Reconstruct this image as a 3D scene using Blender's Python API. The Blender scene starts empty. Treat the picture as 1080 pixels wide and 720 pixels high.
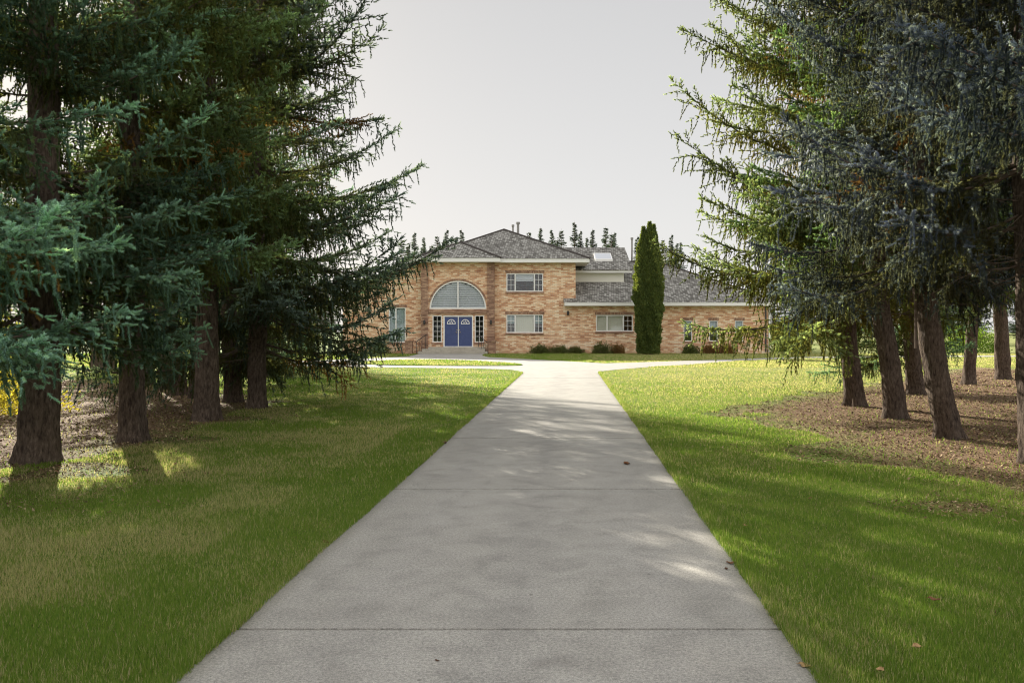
import bpy, math, random
import numpy as np
R = math.radians
PI = math.pi
sc = bpy.context.scene
col = sc.collection
random.seed(5)

# ------------------------------------------------------------------ helpers
def tag(o, label=None, cat=None, group=None, kind=None):
    if label: o['label'] = label
    if cat: o['category'] = cat
    if group: o['group'] = group
    if kind: o['kind'] = kind
    return o

def empty(name, loc, label, cat, group=None):
    o = bpy.data.objects.new(name, None)
    o.location = loc
    o.empty_display_size = .3
    col.objects.link(o)
    return tag(o, label, cat, group)

def link_mesh(name, me, parent=None):
    o = bpy.data.objects.new(name, me)
    col.objects.link(o)
    if parent: o.parent = parent
    return o

def np_mesh(name, V, tris, mat, colr=None, smooth=False, n=3):
    """V (nv,3) float, tris (nf,n) int -> mesh datablock, optional per-vertex colour"""
    me = bpy.data.meshes.new(name)
    nv, nf = len(V), len(tris)
    me.vertices.add(nv)
    me.vertices.foreach_set('co', np.ascontiguousarray(V, dtype=np.float32).ravel())
    me.loops.add(nf * n)
    me.loops.foreach_set('vertex_index', np.ascontiguousarray(tris, dtype=np.int32).ravel())
    me.polygons.add(nf)
    me.polygons.foreach_set('loop_start', np.arange(0, nf * n, n, dtype=np.int32))
    me.polygons.foreach_set('loop_total', np.full(nf, n, dtype=np.int32))
    if smooth:
        me.polygons.foreach_set('use_smooth', np.ones(nf, dtype=bool))
    if colr is not None:
        a = me.color_attributes.new('Col', 'FLOAT_COLOR', 'POINT')
        c = np.ones((nv, 4), dtype=np.float32)
        c[:, :3] = colr
        a.data.foreach_set('color', c.ravel())
    me.materials.append(mat)
    me.update()
    return me

class MB:
    def __init__(s): s.v = []; s.f = []
    def box(s, x0, x1, y0, y1, z0, z1):
        b = len(s.v)
        s.v += [(x0,y0,z0),(x1,y0,z0),(x1,y1,z0),(x0,y1,z0),(x0,y0,z1),(x1,y0,z1),(x1,y1,z1),(x0,y1,z1)]
        s.f += [(b,b+3,b+2,b+1),(b+4,b+5,b+6,b+7),(b,b+1,b+5,b+4),(b+1,b+2,b+6,b+5),(b+2,b+3,b+7,b+6),(b+3,b,b+4,b+7)]
        return s
    def poly(s, pts):
        b = len(s.v); s.v += [tuple(p) for p in pts]; s.f.append(tuple(range(b, b+len(pts)))); return s
    def prism_xz(s, pts, y0, y1):
        """outline in x,z (counter-clockwise seen from -y) extruded along y"""
        b = len(s.v); n = len(pts)
        s.v += [(x, y0, z) for x, z in pts] + [(x, y1, z) for x, z in pts]
        s.f.append(tuple(range(b, b+n))); s.f.append(tuple(range(b+2*n-1, b+n-1, -1)))
        for i in range(n):
            j = (i+1) % n
            s.f.append((b+i, b+n+i, b+n+j, b+j))
        return s
    def prism_xy(s, pts, z0, z1):
        b = len(s.v); n = len(pts)
        s.v += [(x, y, z0) for x, y in pts] + [(x, y, z1) for x, y in pts]
        s.f.append(tuple(range(b+n-1, b-1, -1))); s.f.append(tuple(range(b+n, b+2*n)))
        for i in range(n):
            j = (i+1) % n
            s.f.append((b+i, b+j, b+n+j, b+n+i))
        return s
    def prism_yz(s, pts, x0, x1):
        b = len(s.v); n = len(pts)
        s.v += [(x0, y, z) for y, z in pts] + [(x1, y, z) for y, z in pts]
        s.f.append(tuple(range(b+n-1, b-1, -1))); s.f.append(tuple(range(b+n, b+2*n)))
        for i in range(n):
            j = (i+1) % n
            s.f.append((b+i, b+j, b+n+j, b+n+i))
        return s
    def tube(s, pts, rads, k=6):
        b = len(s.v); n = len(pts)
        for i, p in enumerate(pts):
            p = np.array(p, float)
            d = np.array(pts[min(i+1, n-1)], float) - np.array(pts[max(i-1, 0)], float)
            d /= (np.linalg.norm(d) + 1e-9)
            u = np.cross(d, (0, 0, 1.)) if abs(d[2]) < .9 else np.cross(d, (1., 0, 0))
            u /= np.linalg.norm(u); w = np.cross(d, u)
            r = rads[i] if hasattr(rads, '__len__') else rads
            for q in range(k):
                a = 2*PI*q/k
                s.v.append(tuple(p + r*(math.cos(a)*u + math.sin(a)*w)))
        for i in range(n-1):
            for q in range(k):
                q2 = (q+1) % k
                s.f.append((b+i*k+q, b+(i+1)*k+q, b+(i+1)*k+q2, b+i*k+q2))
        s.f.append(tuple(b+q for q in range(k))); s.f.append(tuple(b+(n-1)*k+q for q in reversed(range(k))))
        return s
    def build(s, name, mat, parent=None, origin=(0, 0, 0), smooth=False):
        me = bpy.data.meshes.new(name)
        ox, oy, oz = origin
        me.from_pydata([(x-ox, y-oy, z-oz) for x, y, z in s.v], [], s.f)
        me.materials.append(mat)
        if smooth:
            me.polygons.foreach_set('use_smooth', [True]*len(me.polygons))
        me.update()
        return link_mesh(name, me, parent)

# ------------------------------------------------------------------ materials
def new_mat(name):
    m = bpy.data.materials.new(name); m.use_nodes = True
    nt = m.node_tree; nt.nodes.clear()
    out = nt.nodes.new('ShaderNodeOutputMaterial')
    return m, nt, out

class NT:
    def __init__(s, nt): s.nt = nt
    def n(s, typ, **kw):
        nd = s.nt.nodes.new(typ)
        for k, v in kw.items():
            if k.startswith('i_'):
                nd.inputs[k[2:].replace('_', ' ')].default_value = v
            else: setattr(nd, k, v)
        return nd
    def l(s, a, b): s.nt.links.new(a, b)
    def math(s, op, a, b=None, clamp=False):
        m = s.n('ShaderNodeMath', operation=op); m.use_clamp = clamp
        for i, x in enumerate((a, b)):
            if x is None: continue
            if isinstance(x, (int, float)): m.inputs[i].default_value = x
            else: s.l(x, m.inputs[i])
        return m.outputs[0]
    def mix(s, f, a, b, mode='MIX'):
        m = s.n('ShaderNodeMix', data_type='RGBA', blend_type=mode)
        for sock, x in ((m.inputs[0], f), (m.inputs[6], a), (m.inputs[7], b)):
            if isinstance(x, (int, float)): sock.default_value = x
            elif isinstance(x, tuple): sock.default_value = (*x, 1)
            else: s.l(x, sock)
        return m.outputs[2]
    def ramp(s, f, stops, interp='LINEAR'):
        r = s.n('ShaderNodeValToRGB'); cr = r.color_ramp; cr.interpolation = interp
        while len(cr.elements) < len(stops): cr.elements.new(.5)
        for e, (p, c) in zip(cr.elements, stops):
            e.position = p; e.color = (*c, 1) if len(c) == 3 else c
        s.l(f, r.inputs[0]); return r.outputs[0]
    def noise(s, vec, scale, detail=3, rough=.55, dist=0):
        t = s.n('ShaderNodeTexNoise'); t.inputs['Scale'].default_value = scale
        t.inputs['Detail'].default_value = detail; t.inputs['Roughness'].default_value = rough
        t.inputs['Distortion'].default_value = dist
        s.l(vec, t.inputs['Vector']); return t.outputs['Fac']
    def mapping(s, vec, scale=(1, 1, 1), rot=(0, 0, 0), loc=(0, 0, 0)):
        m = s.n('ShaderNodeMapping'); m.inputs['Scale'].default_value = scale
        m.inputs['Rotation'].default_value = rot; m.inputs['Location'].default_value = loc
        s.l(vec, m.inputs[0]); return m.outputs[0]

def principled(name, colr, rough=.6, spec=.3, bump=None, metallic=0., noise_amt=0., noise_scale=4.):
    m, nt, out = new_mat(name); N = NT(nt)
    b = N.n('ShaderNodeBsdfPrincipled')
    b.inputs['Roughness'].default_value = rough
    b.inputs['Specular IOR Level'].default_value = spec
    b.inputs['Metallic'].default_value = metallic
    b.inputs['Base Color'].default_value = (*colr, 1)
    if noise_amt:
        tc = N.n('ShaderNodeTexCoord')
        f = N.noise(tc.outputs['Object'], noise_scale, 5)
        lo = tuple(c*(1-noise_amt) for c in colr); hi = tuple(min(1, c*(1+noise_amt)) for c in colr)
        N.l(N.ramp(f, [(.3, lo), (.7, hi)]), b.inputs['Base Color'])
    if bump:
        tc = N.n('ShaderNodeTexCoord')
        f = N.noise(tc.outputs['Object'], bump[0], 5)
        bp = N.n('ShaderNodeBump'); bp.inputs['Strength'].default_value = bump[1]; bp.inputs['Distance'].default_value = bump[2]
        N.l(f, bp.inputs['Height']); N.l(bp.outputs[0], b.inputs['Normal'])
    N.l(b.outputs[0], out.inputs[0])
    return m

def mat_leafy(name, trans=.35, tint=(1, 1, 1), tscale=1.6, gloss=.0, tcol=(1.25, 1.15, .45)):
    """diffuse + translucent leaf surface taking its colour from the mesh's own leaf colour"""
    m, nt, out = new_mat(name); N = NT(nt)
    a = N.n('ShaderNodeAttribute', attribute_name='Col')
    c = N.mix(1., a.outputs['Color'], tint, 'MULTIPLY')
    oi = N.n('ShaderNodeObjectInfo')
    hs = N.n('ShaderNodeHueSaturation'); N.l(c, hs.inputs['Color'])
    N.l(N.math('ADD', N.math('MULTIPLY', oi.outputs['Random'], .03), .485), hs.inputs['Hue'])
    N.l(N.math('ADD', N.math('MULTIPLY', oi.outputs['Random'], .25), .87), hs.inputs['Value'])
    c = hs.outputs[0]
    d = N.n('ShaderNodeBsdfDiffuse'); N.l(c, d.inputs[0])
    t = N.n('ShaderNodeBsdfTranslucent')
    N.l(N.mix(1., c, tuple(q*tscale for q in tcol), 'MULTIPLY'), t.inputs[0])
    mx = N.n('ShaderNodeMixShader'); mx.inputs[0].default_value = trans
    N.l(d.outputs[0], mx.inputs[1]); N.l(t.outputs[0], mx.inputs[2])
    res = mx.outputs[0]
    if gloss:
        g = N.n('ShaderNodeBsdfGlossy'); g.inputs['Roughness'].default_value = .45
        m2 = N.n('ShaderNodeMixShader'); m2.inputs[0].default_value = gloss
        N.l(res, m2.inputs[1]); N.l(g.outputs[0], m2.inputs[2]); res = m2.outputs[0]
    N.l(res, out.inputs[0])
    return m

def mat_ground():
    m, nt, out = new_mat('lawn_and_needle_litter'); N = NT(nt)
    g = N.n('ShaderNodeNewGeometry'); P = g.outputs['Position']
    sp = N.n('ShaderNodeSeparateXYZ'); N.l(P, sp.inputs[0]); X, Y = sp.outputs[0], sp.outputs[1]
    n_big = N.noise(P, .35, 4); n_mid = N.noise(P, 1.7, 5, .6); n_fine = N.noise(P, 34, 4, .65); n_vf = N.noise(P, 130, 2)
    # grass
    gcol = N.ramp(n_mid, [(.28, (.085, .150, .018)), (.5, (.140, .195, .032)), (.68, (.235, .235, .065)), (.8, (.31, .27, .115))])
    # far lawn painted paler as if sunlit; dry is only its distance mask
    dry = N.math('MULTIPLY', N.math('SUBTRACT', Y, 14, False), .05, True)
    xr = N.math('MULTIPLY', N.math('ADD', X, 2), .25, True)
    sunlit_c = N.ramp(n_mid, [(.3, (.25, .26, .09)), (.7, (.38, .36, .17))])
    gcol = N.mix(N.math('MULTIPLY', N.math('MULTIPLY', dry, xr), .8), gcol, sunlit_c)
    green = N.ramp(n_big, [(.4, (.07, .15, .015)), (.6, (.12, .20, .02))])
    gcol = N.mix(N.math('MULTIPLY', N.ramp(n_big, [(.42, (0, 0, 0)), (.6, (1, 1, 1))]), .5), gcol, green)
    gcol = N.mix(.75, gcol, N.ramp(n_fine, [(.3, (.45, .45, .45)), (.7, (1.45, 1.45, 1.45))]), 'MULTIPLY')
    # litter
    lcol = N.ramp(n_fine, [(.28, (.07, .043, .028)), (.45, (.19, .12, .075)), (.6, (.30, .20, .125)), (.75, (.42, .30, .195))])
    lcol = N.mix(.5, lcol, N.ramp(n_vf, [(.3, (.5, .5, .5)), (.7, (1.4, 1.4, 1.4))]), 'MULTIPLY')
    # masks
    wob = N.math('MULTIPLY', N.math('SUBTRACT', n_mid, .5), 3.2)
    wob2 = N.math('MULTIPLY', N.math('SUBTRACT', n_fine, .5), 1.6)
    mr = N.math('MINIMUM', N.math('SUBTRACT', N.math('MULTIPLY', N.math('ABSOLUTE', N.math('SUBTRACT', X, 12.2)), -1.), -8.4), N.math('SUBTRACT', N.math('ADD', N.math('MULTIPLY', X, 1.3), 11.2), Y))
    nX = N.math('MULTIPLY', X, -1.)
    ml = N.math('MINIMUM', N.math('SUBTRACT', N.math('MULTIPLY', N.math('ABSOLUTE', N.math('SUBTRACT', nX, 11.)), -1.), -6.5), N.math('MINIMUM', N.math('SUBTRACT', Y, 8.0), N.math('SUBTRACT', N.math('ADD', nX, 14.0), Y)))
    mm = N.math('ADD', N.math('ADD', N.math('MAXIMUM', mr, ml), wob), wob2)
    mm = N.math('MULTIPLY', N.math('ADD', mm, .25), .6, True)
    c = N.mix(mm, gcol, lcol)
    b = N.n('ShaderNodeBsdfPrincipled'); N.l(c, b.inputs['Base Color'])
    b.inputs['Roughness'].default_value = .9; b.inputs['Specular IOR Level'].default_value = .1
    bp = N.n('ShaderNodeBump'); bp.inputs['Strength'].default_value = .8; bp.inputs['Distance'].default_value = .04
    N.l(N.math('ADD', n_fine, N.math('MULTIPLY', n_vf, .5)), bp.inputs['Height']); N.l(bp.outputs[0], b.inputs['Normal'])
    N.l(b.outputs[0], out.inputs[0])
    return m

def mat_concrete(name, base=(.35, .336, .305), dirt=.5, worn=False):
    m, nt, out = new_mat(name); N = NT(nt)
    g = N.n('ShaderNodeNewGeometry'); P = g.outputs['Position']
    big = N.noise(P, .5, 5, .6); mid = N.noise(P, 3.2, 6, .62, .4); fine = N.noise(P, 60, 4, .75); grain = N.noise(P, 170, 2, .6)
    lo = tuple(c*.74 for c in base); hi = tuple(c*1.16 for c in base)
    lo = tuple(c*.84 for c in base); hi = tuple(c*1.1 for c in base)
    c = N.ramp(mid, [(.32, lo), (.5, base), (.7, hi)])
    c = N.mix(.6, c, N.ramp(big, [(.35, (.93, .92, .91)), (.65, (1.05, 1.05, 1.05))]), 'MULTIPLY')
    c = N.mix(.8, c, N.ramp(fine, [(.3, (.55, .55, .55)), (.5, (1, 1, 1)), (.68, (1.42, 1.4, 1.36))]), 'MULTIPLY')
    c = N.mix(.7, c, N.ramp(grain, [(.32, (.55, .55, .55)), (.5, (1, 1, 1)), (.7, (1.35, 1.35, 1.35))]), 'MULTIPLY')
    # darker stains
    st = N.noise(P, 1.1, 6, .7, 1.2)
    c = N.mix(N.math('MULTIPLY', N.ramp(st, [(.55, (0, 0, 0)), (.72, (1, 1, 1))]), dirt), c, (.20, .185, .165))
    sp_ = N.n('ShaderNodeSeparateXYZ'); N.l(P, sp_.inputs[0])
    lat = N.math('ABSOLUTE', N.math('SUBTRACT', sp_.outputs[0], N.math('ADD', N.math('MULTIPLY', sp_.outputs[1], .0667), -.3)))
    latn = N.math('ADD', lat, N.math('MULTIPLY', N.math('SUBTRACT', mid, .5), .5))
    edge = N.ramp(latn, [(.0, (.93, .93, .93)), (.35, (1.04, 1.04, 1.03)), (.85, (1., 1., 1.)), (1., (.97, .97, .96))])
    if worn: c = N.mix(1., c, edge, 'MULTIPLY')
    moss = N.math('MULTIPLY', N.math('SUBTRACT', N.math('ADD', lat, N.math('MULTIPLY', mid, .16)), 1.34), 7., True)
    if worn: c = N.mix(N.math('MULTIPLY', moss, .55), c, (.11, .105, .06))
    spot = N.n('ShaderNodeTexVoronoi'); spot.inputs['Scale'].default_value = 3.1; N.l(P, spot.inputs['Vector'])
    sf = N.math('LESS_THAN', spot.outputs['Distance'], .035)
    c = N.mix(N.math('MULTIPLY', sf, .55), c, (.09, .08, .07))
    # cracks
    v = N.n('ShaderNodeTexVoronoi', feature='DISTANCE_TO_EDGE'); v.inputs['Scale'].default_value = .33
    wv = N.n('ShaderNodeVectorMath', operation='ADD')
    nc = N.n('ShaderNodeTexNoise'); nc.inputs['Scale'].default_value = 1.5; nc.inputs['Detail'].default_value = 6
    N.l(P, nc.inputs['Vector']); N.l(P, wv.inputs[0]); N.l(nc.outputs['Color'], wv.inputs[1]); N.l(wv.outputs[0], v.inputs['Vector'])
    b = N.n('ShaderNodeBsdfPrincipled'); N.l(c, b.inputs['Base Color'])
    b.inputs['Roughness'].default_value = .85; b.inputs['Specular IOR Level'].default_value = .2
    bp = N.n('ShaderNodeBump'); bp.inputs['Strength'].default_value = .5; bp.inputs['Distance'].default_value = .006
    N.l(N.math('ADD', fine, grain), bp.inputs['Height']); N.l(bp.outputs[0], b.inputs['Normal'])
    N.l(b.outputs[0], out.inputs[0])
    return m

def mat_brick(name, dark=0., soldier=False):
    m, nt, out = new_mat(name); N = NT(nt)
    g = N.n('ShaderNodeNewGeometry'); sp = N.n('ShaderNodeSeparateXYZ'); N.l(g.outputs['Position'], sp.inputs[0])
    cb = N.n('ShaderNodeCombineXYZ')
    N.l(N.math('ADD', sp.outputs[0], sp.outputs[1]), cb.inputs[0]); N.l(sp.outputs[2], cb.inputs[1])
    vec = cb.outputs[0]
    br = N.n('ShaderNodeTexBrick'); N.l(vec, br.inputs['Vector'])
    br.inputs['Color1'].default_value = (0, 0, 0, 1); br.inputs['Color2'].default_value = (1, 1, 1, 1)
    br.inputs['Mortar'].default_value = (.5, .5, .5, 1); br.inputs['Scale'].default_value = 1
    br.inputs['Mortar Size'].default_value = .007; br.inputs['Mortar Smooth'].default_value = .3
    if soldier:
        br.inputs['Brick Width'].default_value = .085; br.inputs['Row Height'].default_value = .24; br.offset = 0
    else:
        br.inputs['Brick Width'].default_value = .30; br.inputs['Row Height'].default_value = .10
    streak = N.noise(N.mapping(vec, (1.1, 5.2, 1), (0, 0, .12)), 1.6, 4, .75, .6)
    blotch = N.noise(N.mapping(vec, (.8, 1.6, 1)), .7, 4, .6)
    f = N.math('ADD', N.math('MULTIPLY', br.outputs['Color'], .42), N.math('MULTIPLY', streak, .75))
    f = N.math('ADD', f, N.math('MULTIPLY', N.math('SUBTRACT', blotch, .5), .5))
    if dark:
        c = N.ramp(f, [(.25, (.16, .09, .06)), (.5, (.28, .165, .115)), (.75, (.42, .27, .18))])
    else:
        c = N.ramp(f, [(.22, (.26, .12, .07)), (.36, (.46, .225, .125)), (.50, (.61, .35, .20)), (.64, (.72, .49, .31)), (.82, (.82, .67, .48))])
    c = N.mix(br.outputs['Fac'], c, (.42, .35, .28) if not dark else (.2, .14, .1))
    b = N.n('ShaderNodeBsdfPrincipled'); N.l(c, b.inputs['Base Color']); b.inputs['Roughness'].default_value = .9
    b.inputs['Specular IOR Level'].default_value = .15
    bp = N.n('ShaderNodeBump'); bp.inputs['Strength'].default_value = .5; bp.inputs['Distance'].default_value = .01; bp.invert = True
    N.l(br.outputs['Fac'], bp.inputs['Height']); N.l(bp.outputs[0], b.inputs['Normal'])
    N.l(b.outputs[0], out.inputs[0])
    return m

def mat_shingle():
    m, nt, out = new_mat('cedar_shingle_roof'); N = NT(nt)
    g = N.n('ShaderNodeNewGeometry'); sp = N.n('ShaderNodeSeparateXYZ'); N.l(g.outputs['Position'], sp.inputs[0])
    cb = N.n('ShaderNodeCombineXYZ'); N.l(N.math('ADD', sp.outputs[0], N.math('MULTIPLY', sp.outputs[1], .31)), cb.inputs[0]); N.l(N.math('MULTIPLY', sp.outputs[2], 2.2), cb.inputs[1])
    br = N.n('ShaderNodeTexBrick'); N.l(cb.outputs[0], br.inputs['Vector'])
    br.inputs['Color1'].default_value = (0, 0, 0, 1); br.inputs['Color2'].default_value = (1, 1, 1, 1)
    br.inputs['Mortar'].default_value = (0, 0, 0, 1); br.inputs['Scale'].default_value = 1
    br.inputs['Mortar Size'].default_value = .012; br.inputs['Brick Width'].default_value = .17; br.inputs['Row Height'].default_value = .2
    n1 = N.noise(g.outputs['Position'], 2.2, 5, .7)
    f = N.math('ADD', N.math('MULTIPLY', br.outputs['Color'], .55), N.math('MULTIPLY', n1, .5))
    c = N.ramp(f, [(.15, (.075, .071, .062)), (.4, (.17, .163, .145)), (.62, (.27, .262, .235)), (.85, (.41, .40, .365))])
    c = N.mix(br.outputs['Fac'], c, (.06, .05, .045))
    b = N.n('ShaderNodeBsdfPrincipled'); N.l(c, b.inputs['Base Color']); b.inputs['Roughness'].default_value = .9; b.inputs['Specular IOR Level'].default_value = .15
    N.l(b.outputs[0], out.inputs[0])
    return m

def mat_bark():
    m, nt, out = new_mat('spruce_bark'); N = NT(nt)
    tc = N.n('ShaderNodeTexCoord'); P = tc.outputs['Object']
    v = N.n('ShaderNodeTexVoronoi'); v.inputs['Scale'].default_value = 1
    nz = N.n('ShaderNodeTexNoise'); nz.inputs['Scale'].default_value = 7; nz.inputs['Detail'].default_value = 4
    N.l(P, nz.inputs['Vector'])
    ad = N.n('ShaderNodeVectorMath', operation='MULTIPLY_ADD'); N.l(nz.outputs['Color'], ad.inputs[0]); ad.inputs[1].default_value = (.12, .12, .12); N.l(P, ad.inputs[2])
    N.l(N.mapping(ad.outputs[0], (30, 30, 9)), v.inputs['Vector'])
    n1 = N.noise(N.mapping(P, (1, 1, .22)), 34, 7, .78); n2 = N.noise(P, 2.5, 3)
    f = N.math('ADD', N.math('MULTIPLY', v.outputs['Distance'], -.22), N.math('ADD', n1, .08))
    c = N.ramp(f, [(.28, (.035, .027, .022)), (.44, (.095, .072, .057)), (.58, (.15, .118, .092)), (.78, (.26, .215, .175))])
    c = N.mix(.5, c, N.ramp(n2, [(.35, (.75, .7, .66)), (.65, (1.25, 1.2, 1.15))]), 'MULTIPLY')
    b = N.n('ShaderNodeBsdfPrincipled'); N.l(c, b.inputs['Base Color']); b.inputs['Roughness'].default_value = .95; b.inputs['Specular IOR Level'].default_value = .1
    bp = N.n('ShaderNodeBump'); bp.inputs['Strength'].default_value = 1; bp.inputs['Distance'].default_value = .035
    N.l(f, bp.inputs['Height']); N.l(bp.outputs[0], b.inputs['Normal'])
    N.l(b.outputs[0], out.inputs[0])
    return m

def mat_glass(name, tint=(.93, .94, .94), refl=.035):
    m, nt, out = new_mat(name); N = NT(nt)
    t = N.n('ShaderNodeBsdfTransparent'); t.inputs[0].default_value = (*tint, 1)
    g = N.n('ShaderNodeBsdfGlossy'); g.inputs['Roughness'].default_value = .03
    g.inputs['Color'].default_value = (.9, .95, 1, 1)
    mx = N.n('ShaderNodeMixShader'); mx.inputs[0].default_value = refl
    N.l(t.outputs[0], mx.inputs[1]); N.l(g.outputs[0], mx.inputs[2]); N.l(mx.outputs[0], out.inputs[0])
    return m

def mat_attr(name, rough=.9):
    m, nt, out = new_mat(name); N = NT(nt)
    a = N.n('ShaderNodeAttribute', attribute_name='Col')
    b = N.n('ShaderNodeBsdfPrincipled'); N.l(a.outputs['Color'], b.inputs['Base Color']); b.inputs['Roughness'].default_value = rough
    b.inputs['Specular IOR Level'].default_value = .15
    N.l(b.outputs[0], out.inputs[0]); return m

M = dict(
    ground=mat_ground(), concrete=mat_concrete('driveway_concrete', dirt=.34, worn=True),
    road=mat_concrete('loop_road_concrete', (.35, .336, .305), .3),
    step=mat_concrete('step_concrete', (.40, .37, .31), .2),
    brick=mat_brick('blended_brick'), dbrick=mat_brick('dark_brown_brick', 1.), soldier=mat_brick('dark_soldier_brick', 1., True),
    shingle=mat_shingle(), bark=mat_bark(),
    white=principled('white_painted_trim', (.74, .73, .70), .5), cream=principled('cream_siding', (.72, .70, .62), .6),
    cap=principled('dark_ridge_shingle', (.07, .06, .055), .9),
    blue=principled('blue_door_paint', (.05, .072, .18), .45, .4, noise_amt=.06),
    blind=principled('pale_window_blind', (.55, .57, .60), .6), curtain=principled('cream_curtain', (.62, .60, .50), .9),
    bluecurt=principled('grey_green_window_shade', (.34, .42, .42), .8),
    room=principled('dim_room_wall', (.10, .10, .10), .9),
    glass=mat_glass('window_glass'), metal=principled('dark_iron', (.035, .03, .028), .5, .5),
    galv=principled('grey_vent_metal', (.22, .21, .20), .5, .5), skyl=mat_glass('skylight_glass', (.6, .65, .7), .6),
    limb=principled('spruce_limb_bark', (.125, .095, .075), .95, .1, noise_amt=.4, noise_scale=9),
    brass=principled('brass_handle', (.55, .42, .2), .35, .5, metallic=1.),
    needle=mat_leafy('spruce_needles', .42, tscale=2.1), grass=mat_leafy('grass_blades', .45, tscale=1.65, tcol=(1.06, 1.1, .68)),
    leafy=mat_leafy('shrub_leaves', .35), litter=mat_attr('needle_litter_flakes'),
)

# ------------------------------------------------------------------ spruces
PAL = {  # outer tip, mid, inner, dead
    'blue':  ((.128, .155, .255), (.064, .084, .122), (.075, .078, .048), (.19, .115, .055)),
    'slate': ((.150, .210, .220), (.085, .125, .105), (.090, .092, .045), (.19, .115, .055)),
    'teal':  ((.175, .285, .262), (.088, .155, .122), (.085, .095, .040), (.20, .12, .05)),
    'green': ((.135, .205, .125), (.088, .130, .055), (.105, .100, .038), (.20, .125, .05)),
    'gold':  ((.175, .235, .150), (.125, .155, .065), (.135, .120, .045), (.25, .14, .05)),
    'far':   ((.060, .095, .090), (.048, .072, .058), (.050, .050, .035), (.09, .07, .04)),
}

def norm(a): return a / (np.linalg.norm(a, axis=-1, keepdims=True) + 1e-9)

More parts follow.
